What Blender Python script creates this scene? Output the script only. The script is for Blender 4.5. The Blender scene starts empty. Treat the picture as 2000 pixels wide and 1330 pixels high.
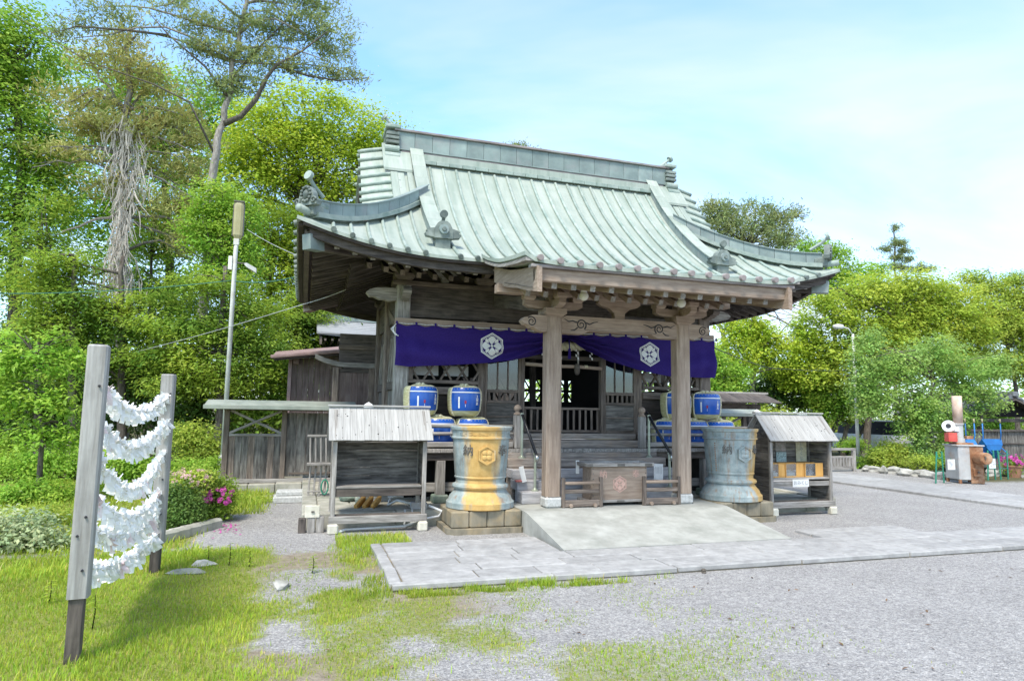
import bpy, bmesh, math, random
import numpy as np
from mathutils import Vector, Matrix, Euler
random.seed(7); RNG = np.random.default_rng(11)
S = bpy.context.scene; COL = S.collection
R_ = math.radians

# ------------------------------------------------------------------ camera
CAM = np.array([-4.556, -8.90, 1.65]); FPX = 1275.0
_y, _p, _r = R_(17.48), R_(6.22), R_(.873)
FW = np.array([math.sin(_y)*math.cos(_p), math.cos(_y)*math.cos(_p), math.sin(_p)])
_r0 = np.array([math.cos(_y), -math.sin(_y), 0.0]); _u0 = np.cross(_r0, FW)
RT = math.cos(_r)*_r0 + math.sin(_r)*_u0; UP = -math.sin(_r)*_r0 + math.cos(_r)*_u0
cd = bpy.data.cameras.new('camera'); co = bpy.data.objects.new('camera', cd); COL.objects.link(co)
cd.sensor_fit = 'HORIZONTAL'; cd.sensor_width = 36; cd.lens = 36*FPX/2000; cd.clip_end = 3000; cd.clip_start = .05
co.matrix_world = Matrix(((RT[0], UP[0], -FW[0], CAM[0]), (RT[1], UP[1], -FW[1], CAM[1]), (RT[2], UP[2], -FW[2], CAM[2]), (0, 0, 0, 1)))
S.camera = co

def at(px, py, **k):
    """point on the ray of a photo pixel, on the plane x=, y= or z="""
    d = FW + RT*(px-1000)/FPX - UP*(py-665)/FPX
    for a, i in (('x', 0), ('y', 1), ('z', 2)):
        if a in k: return CAM + d*(k[a]-CAM[i])/d[i]

# ------------------------------------------------------------------ sky and sun
SUN_EL, SUN_AZ = R_(58), R_(218)       # azimuth: direction the light comes from, clockwise from +Y
W = bpy.data.worlds.new('World'); S.world = W; W.use_nodes = True
nt = W.node_tree; nt.nodes.clear(); N = nt.nodes.new; L = nt.links.new
out = N('ShaderNodeOutputWorld'); bg = N('ShaderNodeBackground'); L(bg.outputs[0], out.inputs[0])
sky = N('ShaderNodeTexSky'); sky.sky_type = 'NISHITA'; sky.sun_disc = False
sky.sun_elevation = SUN_EL; sky.sun_rotation = SUN_AZ; sky.air_density = 1.0; sky.dust_density = 1.0; sky.ozone_density = .6
tc = N('ShaderNodeTexCoord')
sx = N('ShaderNodeSeparateXYZ'); L(tc.outputs['Generated'], sx.inputs[0])
# thin cloud laid out on a plane high overhead: direction / height
zc = N('ShaderNodeMath'); zc.operation = 'MAXIMUM'; L(sx.outputs[2], zc.inputs[0]); zc.inputs[1].default_value = .0
za = N('ShaderNodeMath'); za.operation = 'ADD'; L(zc.outputs[0], za.inputs[0]); za.inputs[1].default_value = .16
vd = N('ShaderNodeVectorMath'); vd.operation = 'DIVIDE'; L(tc.outputs['Generated'], vd.inputs[0])
cz = N('ShaderNodeCombineXYZ')
for i in range(3): L(za.outputs[0], cz.inputs[i])
L(cz.outputs[0], vd.inputs[1])
mp = N('ShaderNodeMapping'); mp.inputs['Rotation'].default_value = (0, 0, R_(24)); mp.inputs['Scale'].default_value = (.62, 1.15, .3); mp.inputs['Location'].default_value = (1.9, .35, 0)
L(vd.outputs[0], mp.inputs[0])
n1 = N('ShaderNodeTexNoise'); n1.inputs['Scale'].default_value = .85; n1.inputs['Detail'].default_value = 6; n1.inputs['Roughness'].default_value = .56; n1.inputs['Distortion'].default_value = .5
L(mp.outputs[0], n1.inputs[0])
cr = N('ShaderNodeValToRGB'); cr.color_ramp.elements[0].position = .36; cr.color_ramp.elements[0].color = (0, 0, 0, 1); cr.color_ramp.elements[1].position = .70; cr.color_ramp.elements[1].color = (1, 1, 1, 1)
L(n1.outputs[0], cr.inputs[0])
cf = N('ShaderNodeMath'); cf.operation = 'MULTIPLY_ADD'; L(cr.outputs[0], cf.inputs[0]); cf.inputs[1].default_value = .80; cf.inputs[2].default_value = .03
mx = N('ShaderNodeMix'); mx.data_type = 'RGBA'; L(cf.outputs[0], mx.inputs[0]); stn = N('ShaderNodeMix'); stn.data_type = 'RGBA'; stn.blend_type = 'MULTIPLY'; stn.inputs[0].default_value = 1; stn.inputs[7].default_value = (.64, .83, .96, 1); L(sky.outputs[0], stn.inputs[6]); L(stn.outputs[2], mx.inputs[6]); mx.inputs[7].default_value = (2.3, 2.3, 2.3, 1)
L(mx.outputs[2], bg.inputs[0]); bg.inputs[1].default_value = .15
sd = bpy.data.lights.new('sun', 'SUN'); so = bpy.data.objects.new('sun', sd); COL.objects.link(so)
sd.energy = 1.45; sd.angle = R_(14); sd.color = (1, .94, .83)
_sv = Vector((math.sin(SUN_AZ)*math.cos(SUN_EL), math.cos(SUN_AZ)*math.cos(SUN_EL), math.sin(SUN_EL)))
so.rotation_euler = _sv.to_track_quat('Z', 'Y').to_euler(); so.location = _sv*60
S.view_settings.view_transform = 'Standard'; S.view_settings.look = 'None'; S.view_settings.gamma = 1; S.view_settings.use_curve_mapping = False
S.view_settings.exposure = 1.80
S.cycles.max_bounces = 10; S.cycles.diffuse_bounces = 7; S.cycles.transmission_bounces = 7; S.cycles.transparent_max_bounces = 8
S.cycles.use_denoising = True

# ------------------------------------------------------------------ materials
MT = {}
def mat(name, a, b=None, sc=4.0, st=(1, 1, 1), rough=.8, bump=.25, bd=.02, det=6, rnd=.18, spec=.3, metal=0.0, stain=None, ssc=1.2, samt=.5, pos=(.35, .68), coord='Object', fine=0.0, trans=0.0, attr=None, gsc=None):
    """procedural surface: stretched noise between two colours, optional blotches (stain), relief and a value shift per object"""
    m = bpy.data.materials.new(name); m.use_nodes = True; t = m.node_tree; t.nodes.clear(); N = t.nodes.new; L = t.links.new
    o = N('ShaderNodeOutputMaterial'); p = N('ShaderNodeBsdfPrincipled'); L(p.outputs[0], o.inputs[0])
    c = N('ShaderNodeTexCoord'); mp = N('ShaderNodeMapping'); mp.inputs['Scale'].default_value = st
    oi = N('ShaderNodeObjectInfo'); ml = N('ShaderNodeMath'); ml.operation = 'MULTIPLY'; L(oi.outputs['Random'], ml.inputs[0]); ml.inputs[1].default_value = 37.0 if coord == 'Object' else 0
    cb = N('ShaderNodeCombineXYZ'); L(ml.outputs[0], cb.inputs[0]); L(ml.outputs[0], cb.inputs[1]); L(cb.outputs[0], mp.inputs['Location'])
    if coord == 'World':
        g = N('ShaderNodeNewGeometry'); L(g.outputs['Position'], mp.inputs[0])
    else: L(c.outputs[coord], mp.inputs[0])
    n = N('ShaderNodeTexNoise'); n.inputs['Scale'].default_value = sc; n.inputs['Detail'].default_value = det; n.inputs['Roughness'].default_value = .6; L(mp.outputs[0], n.inputs[0])
    r = N('ShaderNodeValToRGB'); e = r.color_ramp.elements; e[0].position, e[1].position = pos; e[0].color = (*a, 1); e[1].color = (*(b or a), 1); L(n.outputs[0], r.inputs[0])
    colr = r.outputs[0]
    if attr:
        an = N('ShaderNodeAttribute'); an.attribute_name = attr
        x = N('ShaderNodeMix'); x.data_type = 'RGBA'; x.blend_type = 'MULTIPLY'; x.inputs[0].default_value = 1; L(colr, x.inputs[6]); L(an.outputs['Color'], x.inputs[7]); colr = x.outputs[2]
    if stain:
        n2 = N('ShaderNodeTexNoise'); n2.inputs['Scale'].default_value = ssc; n2.inputs['Detail'].default_value = 8; n2.inputs['Roughness'].default_value = .65
        if coord == 'World': L(g.outputs['Position'], n2.inputs[0])
        else:
            va = N('ShaderNodeVectorMath'); va.operation = 'ADD'; L(c.outputs[coord], va.inputs[0]); L(cb.outputs[0], va.inputs[1]); L(va.outputs[0], n2.inputs[0])
        r2 = N('ShaderNodeValToRGB'); r2.color_ramp.elements[0].position = .48; r2.color_ramp.elements[1].position = .68
        r2.color_ramp.elements[1].color = (samt, samt, samt, 1); L(n2.outputs[0], r2.inputs[0])
        x = N('ShaderNodeMix'); x.data_type = 'RGBA'; L(r2.outputs[0], x.inputs[0]); L(colr, x.inputs[6]); x.inputs[7].default_value = (*stain, 1); colr = x.outputs[2]
    hs = N('ShaderNodeHueSaturation'); mr = N('ShaderNodeMapRange'); L(oi.outputs['Random'], mr.inputs[0]); mr.inputs[3].default_value = 1-rnd; mr.inputs[4].default_value = 1+rnd
    L(mr.outputs[0], hs.inputs['Value']); L(colr, hs.inputs['Color']); L(hs.outputs[0], p.inputs['Base Color'])
    p.inputs['Roughness'].default_value = rough; p.inputs['Specular IOR Level'].default_value = spec; p.inputs['Metallic'].default_value = metal
    if bump:
        b_ = N('ShaderNodeBump'); b_.inputs['Strength'].default_value = bump; b_.inputs['Distance'].default_value = bd
        if fine:
            n3 = N('ShaderNodeTexNoise'); n3.inputs['Scale'].default_value = fine; n3.inputs['Detail'].default_value = 4; L(mp.outputs[0], n3.inputs[0])
            ad = N('ShaderNodeMath'); ad.operation = 'ADD'; L(n.outputs[0], ad.inputs[0]); L(n3.outputs[0], ad.inputs[1]); L(ad.outputs[0], b_.inputs['Height'])
        else: L(n.outputs[0], b_.inputs['Height'])
        L(b_.outputs[0], p.inputs['Normal'])
    if trans:
        tr = N('ShaderNodeBsdfTranslucent'); L(hs.outputs[0], tr.inputs[0]); ms = N('ShaderNodeMixShader'); ms.inputs[0].default_value = trans
        L(p.outputs[0], ms.inputs[1]); L(tr.outputs[0], ms.inputs[2]); L(ms.outputs[0], o.inputs[0])
    MT[name] = m; return m

WS = (1, 11, 11)
mat('wood_dark', (0.042, 0.0348, 0.0312), (0.132, 0.11, 0.096), sc=3.2, st=WS, stain=(0.192, 0.162, 0.132), samt=.45, ssc=2.2)
mat('wood_mid', (0.101, 0.0783, 0.0635), (0.27, 0.216, 0.176), sc=3.2, st=WS, stain=(0.0945, 0.081, 0.0743), samt=.6, ssc=2.0)
mat('wood_tan', (.25, .185, .14), (.41, .32, .25), sc=2.6, st=WS, stain=(.21, .145, .105), samt=.6, ssc=1.6, rnd=.1)
mat('wood_grey', (0.183, 0.168, 0.152), (0.415, 0.39, 0.36), sc=3.0, st=WS, stain=(0.134, 0.122, 0.11), samt=.5, ssc=1.8)
mat('wood_pale', (.29, .28, .265), (.44, .43, .41), sc=3.0, st=(1, 16, 16), stain=(.36, .35, .33), samt=.5, ssc=3, rnd=.06)
mat('wood_board', (0.063, 0.056, 0.0504), (0.266, 0.245, 0.217), sc=2.4, st=(1, 9, 9), stain=(0.07, 0.063, 0.056), samt=.7, ssc=2.6)
mat('wood_plum', (0.0978, 0.069, 0.0633), (0.196, 0.144, 0.129), sc=2.6, st=(1, 9, 9), stain=(0.276, 0.23, 0.207), samt=.35, ssc=1.4)
mat('wood_post', (0.25, 0.24, 0.226), (0.425, 0.416, 0.398), sc=2.4, st=(1, 13, 13), stain=(0.185, 0.176, 0.166), samt=.45, ssc=2.5, rnd=.05)
mat('wood_honey', (.52, .27, .07), (.66, .38, .12), sc=3, st=WS, rnd=.08, rough=.55)
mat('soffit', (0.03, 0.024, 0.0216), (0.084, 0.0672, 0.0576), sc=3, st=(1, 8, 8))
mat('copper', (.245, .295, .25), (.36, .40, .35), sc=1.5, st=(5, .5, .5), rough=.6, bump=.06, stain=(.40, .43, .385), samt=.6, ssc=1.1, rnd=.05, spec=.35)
mat('copper_rib', (.20, .265, .23), (.34, .395, .35), sc=3.0, st=(2, 2, 2), rough=.55, bump=.05, stain=(.40, .43, .39), samt=.6, ssc=1.6, rnd=.10, spec=.35)
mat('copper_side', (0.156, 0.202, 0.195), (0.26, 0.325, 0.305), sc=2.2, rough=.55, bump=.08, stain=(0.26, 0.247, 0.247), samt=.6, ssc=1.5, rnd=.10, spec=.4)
mat('copper_brown', (0.172, 0.144, 0.138), (0.287, 0.241, 0.23), sc=3, rough=.5, bump=.05, stain=(0.322, 0.368, 0.345), samt=.4, rnd=.08)
mat('copper_cap', (0.259, 0.216, 0.209), (0.346, 0.302, 0.288), sc=8, rough=.6, bump=.05, rnd=.1)
mat('copper_oni', (.10, .125, .115), (.22, .25, .225), sc=7, rough=.6, bump=.3, bd=.01, stain=(.28, .32, .28), samt=.5, ssc=4)
mat('granite', (.36, .36, .34), (.55, .55, .53), sc=26, rough=.85, bump=.15, bd=.004, rnd=.05)
mat('concrete', (.30, .30, .27), (.43, .43, .395), sc=3.0, rough=.9, bump=.2, bd=.008, coord='World', stain=(.22, .23, .20), samt=.6, ssc=2.2, rnd=0, fine=60)
mat('pave', (.27, .264, .256), (.385, .378, .366), sc=9, rough=.9, bump=.3, bd=.008, coord='World', rnd=.11, fine=70, stain=(.235, .235, .225), samt=.4, ssc=3.5)
mat('plinth', (.27, .26, .21), (.44, .42, .36), sc=4, rough=.92, bump=.3, bd=.012, coord='World', stain=(.15, .17, .12), samt=.75, ssc=2.2, rnd=.12)
mat('plinth_dark', (.13, .12, .09), (.30, .26, .19), sc=5, st=(1, 1, .35), rough=.9, bump=.3, bd=.01, coord='World', stain=(.34, .25, .13), samt=.7, ssc=3, rnd=.10)
mat('foot_stone', (.50, .47, .38), (.66, .63, .54), sc=7, rough=.9, bump=.25, bd=.008, rnd=.08)
mat('step_paint', (0.306, 0.296, 0.306), (0.558, 0.54, 0.54), sc=3, st=WS, rough=.75, stain=(0.216, 0.208, 0.208), samt=.5)
mat('step_wood', (0.161, 0.14, 0.126), (0.378, 0.329, 0.287), sc=3, st=WS, stain=(0.476, 0.308, 0.182), samt=.3, ssc=1.4)
mat('straw', (.44, .40, .19), (.66, .62, .38), sc=9, st=(1, 1, 6), rough=.9, bump=.4, bd=.01, rnd=.06)
mat('rope_straw', (.55, .50, .32), (.74, .70, .52), sc=18, rough=.9, bump=.4, bd=.006, rnd=.05)
mat('barrel_blue', (.012, .075, .36), (.022, .12, .50), sc=3, rough=.22, bump=.06, spec=.5, rnd=.12)
mat('white_paint', (.74, .74, .73), (.84, .84, .83), sc=6, rough=.6, bump=.05, rnd=.04)
mat('paper', (.82, .815, .80), (.90, .895, .88), sc=12, rough=.85, bump=.12, bd=.003, rnd=.06, trans=.25)
mat('paper_pink', (.78, .62, .62), (.84, .76, .75), sc=12, rough=.85, bump=.1, bd=.003, rnd=.06, trans=.25)
mat('red_ink', (.40, .04, .05), rough=.7, bump=0)
mat('ink', (.03, .03, .035), rough=.7, bump=0, rnd=0)
mat('ink_grey', (.30, .31, .33), rough=.7, bump=0, rnd=0)
mat('pink_paint', (.52, .30, .24), (.62, .42, .34), sc=30, rough=.8, bump=.05, rnd=0)
mat('purple', (0.0308, 0.014, 0.161), (0.0476, 0.0224, 0.224), sc=60, rough=.8, bump=.15, bd=.002, rnd=0, trans=.22)
mat('rope_dark', (.05, .04, .12), (.75, .75, .75), sc=30, rough=.8, bump=.2, bd=.004, pos=(.48, .52), rnd=0)
mat('steel', (.50, .52, .50), (.60, .62, .60), sc=5, rough=.28, bump=.02, metal=.9, rnd=.05)
mat('steel_green', (.34, .38, .30), (.46, .49, .40), sc=5, rough=.4, bump=.03, metal=.5, rnd=.05)
mat('black_paint', (.012, .012, .014), (.025, .025, .028), sc=6, rough=.3, bump=.03)
mat('dark_metal', (.10, .09, .08), (.16, .15, .135), sc=5, rough=.6, bump=.1, rnd=.1)
mat('pole_white', (.55, .55, .52), (.70, .70, .67), sc=4, st=(1, 1, 1), rough=.6, bump=.08, stain=(.36, .24, .14), samt=.35, ssc=3)
mat('lamp_glass', (0.372, 0.336, 0.18), (0.432, 0.396, 0.24), sc=6, rough=.4, bump=.03, trans=.2)
mat('globe', (.80, .80, .70), (.86, .86, .78), sc=4, rough=.25, bump=0, trans=.25, rnd=.02)
mat('rust', (.22, .095, .045), (.40, .22, .12), sc=6, rough=.85, bump=.3, bd=.006, stain=(.50, .36, .26), samt=.6, ssc=3, rnd=.1)
mat('rust_pale', (.40, .27, .20), (.62, .52, .44), sc=3, st=(1, 1, .6), rough=.8, bump=.15, stain=(.34, .18, .10), samt=.5, ssc=3)
mat('zinc', (.36, .36, .36), (.52, .52, .51), sc=2.5, rough=.6, bump=.1, stain=(.36, .22, .13), samt=.6, ssc=3, rnd=.08, spec=.4)
mat('red_paint', (.42, .05, .04), (.58, .12, .10), sc=5, rough=.5, bump=.1, stain=(.62, .50, .46), samt=.5)
mat('green_paint', (.03, .20, .13), (.05, .30, .20), sc=5, rough=.5, bump=.05)
mat('blue_plastic', (.015, .10, .30), (.025, .17, .45), sc=3, rough=.4, bump=.05, rnd=.3)
mat('tile_grey', (.10, .105, .115), (.22, .225, .24), sc=5, rough=.5, bump=.15, rnd=.12, stain=(.36, .36, .37), samt=.4, ssc=3)
mat('shingle', (0.236, 0.242, 0.254), (0.347, 0.353, 0.36), sc=4, st=(1, 8, 8), rough=.7, bump=.2, rnd=.1)
mat('tin_green', (.22, .25, .215), (.34, .37, .32), sc=3, rough=.6, bump=.06, stain=(.30, .27, .24), samt=.4)
mat('copper_red', (.20, .13, .125), (.30, .21, .20), sc=4, rough=.5, bump=.05)
mat('rock', (.24, .23, .205), (.46, .45, .41), sc=5, rough=.9, bump=.6, bd=.03, stain=(.16, .18, .12), samt=.5, rnd=.15)
mat('bark', (.055, .045, .036), (.17, .145, .12), sc=7, st=(3, 3, .8), rough=.95, bump=.8, bd=.03, coord='Object', stain=(.20, .20, .17), samt=.4, rnd=.1)
mat('bark_pale', (.17, .15, .13), (.36, .33, .30), sc=7, st=(3, 3, .8), rough=.95, bump=.7, bd=.03, rnd=.1)
mat('vine', (.36, .32, .28), (.58, .53, .47), sc=20, rough=.95, bump=.2, rnd=.1)
mat('plaster', (.62, .61, .58), (.72, .71, .68), sc=3, rough=.9, bump=.1)
mat('dark_void', (.010, .010, .010), (.018, .016, .015), sc=4, rough=.9, bump=.05)  # near-black that puts deep shade into the colour of its surfaces
mat('cable', (.05, .16, .13), rough=.6, bump=0)
mat('cable_grey', (.42, .43, .44), rough=.6, bump=0)
mat('cable_dark', (.03, .035, .035), rough=.6, bump=0)
mat('pipe', (.56, .56, .55), (.66, .66, .65), sc=5, rough=.5, bump=.03)
mat('moss_stone', (.12, .17, .13), (.27, .31, .26), sc=7, rough=.9, bump=.4, bd=.01, rnd=.1)
mat('car_white', (.62, .63, .64), rough=.2, bump=0, spec=.5)
mat('rubber', (.02, .02, .02), (.04, .04, .04), rough=.8, bump=.1)
mat('terracotta', (.30, .15, .09), (.38, .2, .12), rough=.8, bump=.1)
def glassmat(name, tint, rough=.06):
    m = bpy.data.materials.new(name); m.use_nodes = True; t = m.node_tree; t.nodes.clear(); N = t.nodes.new; L = t.links.new
    o = N('ShaderNodeOutputMaterial'); g = N('ShaderNodeBsdfGlossy'); g.inputs[0].default_value = (.9, .92, .95, 1); g.inputs['Roughness'].default_value = rough
    tr = N('ShaderNodeBsdfTransparent'); tr.inputs[0].default_value = (*tint, 1); f = N('ShaderNodeFresnel'); f.inputs[0].default_value = 1.5
    n = N('ShaderNodeTexNoise'); n.inputs['Scale'].default_value = 3; b = N('ShaderNodeBump'); b.inputs['Strength'].default_value = .04; b.inputs['Distance'].default_value = .02
    c = N('ShaderNodeTexCoord'); L(c.outputs['Object'], n.inputs[0]); L(n.outputs[0], b.inputs['Height']); L(b.outputs[0], g.inputs['Normal'])
    a = N('ShaderNodeMath'); a.operation = 'MULTIPLY_ADD'; L(f.outputs[0], a.inputs[0]); a.inputs[1].default_value = 1.0; a.inputs[2].default_value = .04
    ms = N('ShaderNodeMixShader'); L(a.outputs[0], ms.inputs[0]); L(tr.outputs[0], ms.inputs[1]); L(g.outputs[0], ms.inputs[2]); L(ms.outputs[0], o.inputs[0]); MT[name] = m
glassmat('glass_old', (.55, .58, .58)); glassmat('glass', (.93, .94, .93))

# ------------------------------------------------------------------ mesh and object helpers
RM = {}                                   # each object's matrix in the frame of its thing
I4 = Matrix.Identity(4)
def T(*v): return Matrix.Translation(Vector(v))
def rot(a, ax): return Matrix.Rotation(a, 4, ax)
def setp(o, label=None, cat=None, group=None, kind=None):
    if label: o['label'] = label
    if cat: o['category'] = cat
    if group: o['group'] = group
    if kind: o['kind'] = kind
    return o
def thing(name, label, cat, loc=(0, 0, 0), rz=0.0, group=None, kind=None):
    o = bpy.data.objects.new(name, None); COL.objects.link(o); o.location = loc; o.rotation_euler = (0, 0, rz); o.empty_display_size = .2
    RM[o] = I4; return setp(o, label, cat, group, kind)
def obj(name, me, material, parent=None, M=I4, smooth=False, **k):
    """link a mesh (or bmesh) as one object; M is given in the frame of the top-level thing"""
    if isinstance(me, bmesh.types.BMesh):
        b = me; me = bpy.data.meshes.new(name); b.to_mesh(me); b.free()
    if material is not None and not me.materials: me.materials.append(MT[material] if isinstance(material, str) else material)
    if smooth and len(me.polygons): me.polygons.foreach_set('use_smooth', np.ones(len(me.polygons), bool))
    o = bpy.data.objects.new(name, me); COL.objects.link(o)
    if parent is not None:
        o.parent = parent; o.matrix_basis = RM[parent].inverted() @ M; RM[o] = M.copy()
    else: o.matrix_basis = M; RM[o] = I4
    return setp(o, **k)
_bc = {}
def boxmesh(sx, sy, sz, bev, mk):
    key = (round(sx, 3), round(sy, 3), round(sz, 3), bev, mk)
    if key in _bc: return _bc[key]
    b = bmesh.new(); bmesh.ops.create_cube(b, size=1); bmesh.ops.scale(b, vec=(sx, sy, sz), verts=b.verts)
    if bev: bmesh.ops.bevel(b, geom=b.edges[:], offset=min(bev, min(sx, sy, sz)*.3), segments=1, affect='EDGES')
    me = bpy.data.meshes.new('box'); b.to_mesh(me); b.free(); _bc[key] = me; return me
def box(name, c, s, material, parent=None, R=I4, bev=.006, **k):
    """bevelled box, its local X laid along the longest side so that the grain runs that way"""
    sx, sy, sz = s; i = max(range(3), key=lambda q: s[q])
    if i == 1: P, d = rot(R_(90), 'Z'), (sy, sx, sz)
    elif i == 2: P, d = rot(R_(-90), 'Y'), (sz, sy, sx)
    else: P, d = I4, (sx, sy, sz)
    return obj(name, boxmesh(*d, bev, material), material, parent, T(*c) @ R @ P, **k)
def b2(name, p, q, material, parent=None, **k):
    """box from its two corners"""
    p, q = np.minimum(p, q), np.maximum(p, q); return box(name, (np.array(p)+q)/2, tuple(np.array(q)-p), material, parent, **k)
def frame(p, q, up=(0, 0, 1)):
    p, q = Vector(p), Vector(q); x = (q-p).normalized(); u = Vector(up)
    if abs(x.dot(u)) > .99: u = Vector((0, 1, 0))
    y = u.cross(x).normalized(); z = x.cross(y)
    return Matrix(((x[0], y[0], z[0], p[0]), (x[1], y[1], z[1], p[1]), (x[2], y[2], z[2], p[2]), (0, 0, 0, 1)))
def bar(name, p, q, w, h, material, parent=None, up=(0, 0, 1), bev=.005, **k):
    """beam from p to q, w wide and h high"""
    d = (Vector(q)-Vector(p)).length
    return obj(name, boxmesh(d, w, h, bev, material), material, parent, frame(p, q, up) @ T(d/2, 0, 0), **k)
def rings(b, rs, closed=True, cap=True):
    """skin a list of vertex rings"""
    vs = [[b.verts.new(p) for p in r] for r in rs]; n = len(vs[0])
    for a, c in zip(vs[:-1], vs[1:]):
        for i in range(n if closed else n-1): b.faces.new((a[i], a[(i+1) % n], c[(i+1) % n], c[i]))
    if cap and closed and n > 2: b.faces.new(vs[0][::-1]); b.faces.new(vs[-1])
def tube(b, pts, r, n=8, cap=True):
    pts = [Vector(p) for p in pts]; rs = []; N_ = len(pts); y = None
    for i, p in enumerate(pts):
        d = (pts[min(i+1, N_-1)]-pts[max(i-1, 0)])
        d = d.normalized() if d.length > 1e-9 else Vector((0, 0, 1))
        if y is None: y = d.orthogonal().normalized()
        y = (y - d*y.dot(d)); y = y.normalized() if y.length > 1e-6 else d.orthogonal().normalized()
        z = d.cross(y); rr = r[i] if hasattr(r, '__len__') else r
        rs.append([p + (y*math.cos(2*math.pi*k/n) + z*math.sin(2*math.pi*k/n))*rr for k in range(n)])
    rings(b, rs, cap=cap)
def tubeobj(name, pts, r, material, parent=None, n=8, M=I4, **k):
    b = bmesh.new(); tube(b, pts, r, n); return obj(name, b, material, parent, M, smooth=True, **k)
def lathe(b, prof, n=32, c=(0, 0), cap=True):
    rings(b, [[(c[0]+r*math.cos(2*math.pi*k/n), c[1]+r*math.sin(2*math.pi*k/n), z) for k in range(n)] for r, z in prof], cap=cap)
def prism(b, poly, d0, d1, M=I4):
    """polygon in the local XZ plane pushed along Y from d0 to d1"""
    A = [b.verts.new(M @ Vector((x, d0, z))) for x, z in poly]; B = [b.verts.new(M @ Vector((x, d1, z))) for x, z in poly]; n = len(poly)
    b.faces.new(A); b.faces.new(B[::-1])
    for i in range(n): b.faces.new((A[i], B[i], B[(i+1) % n], A[(i+1) % n]))
    bmesh.ops.recalc_face_normals(b, faces=b.faces)
def sheet(b, P, th=None):
    """grid of points P[i][j]; th = thickness vector or None"""
    ni, nj = len(P), len(P[0])
    A = [[b.verts.new(P[i][j]) for j in range(nj)] for i in range(ni)]
    for i in range(ni-1):
        for j in range(nj-1): b.faces.new((A[i][j], A[i+1][j], A[i+1][j+1], A[i][j+1]))
    if th is not None:
        th = Vector(th); B = [[b.verts.new(Vector(P[i][j])+th) for j in range(nj)] for i in range(ni)]
        for i in range(ni-1):
            for j in range(nj-1): b.faces.new((B[i][j], B[i][j+1], B[i+1][j+1], B[i+1][j]))
        for i in range(ni-1):
            b.faces.new((A[i][0], B[i][0], B[i+1][0], A[i+1][0])); b.faces.new((A[i][-1], A[i+1][-1], B[i+1][-1], B[i][-1]))
        for j in range(nj-1):
            b.faces.new((A[0][j], A[0][j+1], B[0][j+1], B[0][j])); b.faces.new((A[-1][j], B[-1][j], B[-1][j+1], A[-1][j+1]))
    bmesh.ops.recalc_face_normals(b, faces=b.faces)
def npmesh(name, V, F, colors=None):
    """mesh from numpy vertices and faces of equal size"""
    me = bpy.data.meshes.new(name); V = np.asarray(V, np.float32); F = np.asarray(F, np.int32); k = F.shape[1]
    me.vertices.add(len(V)); me.vertices.foreach_set('co', V.ravel()); me.loops.add(F.size); me.loops.foreach_set('vertex_index', F.ravel())
    me.polygons.add(len(F)); me.polygons.foreach_set('loop_start', np.arange(0, F.size, k, dtype=np.int32)); me.polygons.foreach_set('loop_total', np.full(len(F), k, np.int32))
    if colors is not None:
        at_ = me.color_attributes.new('tint', 'FLOAT_COLOR', 'POINT'); c4 = np.ones((len(V), 4), np.float32); c4[:, :3] = colors; at_.data.foreach_set('color', c4.ravel())
    me.update(calc_edges=True); return me
def _vn(x, y, seed):
    """smooth value noise on a lattice"""
    xi, yi = np.floor(x).astype(int), np.floor(y).astype(int); fx, fy = x-xi, y-yi; fx, fy = fx*fx*(3-2*fx), fy*fy*(3-2*fy)
    def h(a, b):
        n = (a*374761393 + b*668265263 + seed*974634777) & 0xffffffff; n = ((n ^ (n >> 13))*1274126177) & 0xffffffff; return ((n ^ (n >> 16)) & 0xffff)/65535.0
    return (h(xi, yi)*(1-fx)+h(xi+1, yi)*fx)*(1-fy)+(h(xi, yi+1)*(1-fx)+h(xi+1, yi+1)*fx)*fy
def fbm(x, y, seed=0, o=4):
    x, y = np.asarray(x, float), np.asarray(y, float); s, a, t = 0, 1, 0
    for i in range(o): s = s+a*_vn(x*2**i, y*2**i, seed+i); t += a; a *= .55
    return s/t
def text(name, s, size, material, parent, M, ext=.004, **k):
    c = bpy.data.curves.new(name, 'FONT'); c.body = s; c.size = size; c.extrude = ext; c.align_x = 'CENTER'; c.align_y = 'CENTER'; c.resolution_u = 2
    o = bpy.data.objects.new(name, c); COL.objects.link(o); dg = bpy.context.evaluated_depsgraph_get(); me = bpy.data.meshes.new_from_object(o.evaluated_get(dg))
    bpy.data.objects.remove(o); me.materials.clear(); return obj(name, me, material, parent, M, **k)
FACE = rot(R_(90), 'X')                   # turns flat XY lettering upright, facing -Y

def yobj(name, b, mk, parent, smooth=False):
    """a board running along world Y: its grain (local X) is laid that way"""
    bmesh.ops.transform(b, matrix=rot(R_(-90), 'Z'), verts=b.verts); return obj(name, b, mk, parent, rot(R_(90), 'Z'), smooth)

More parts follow.
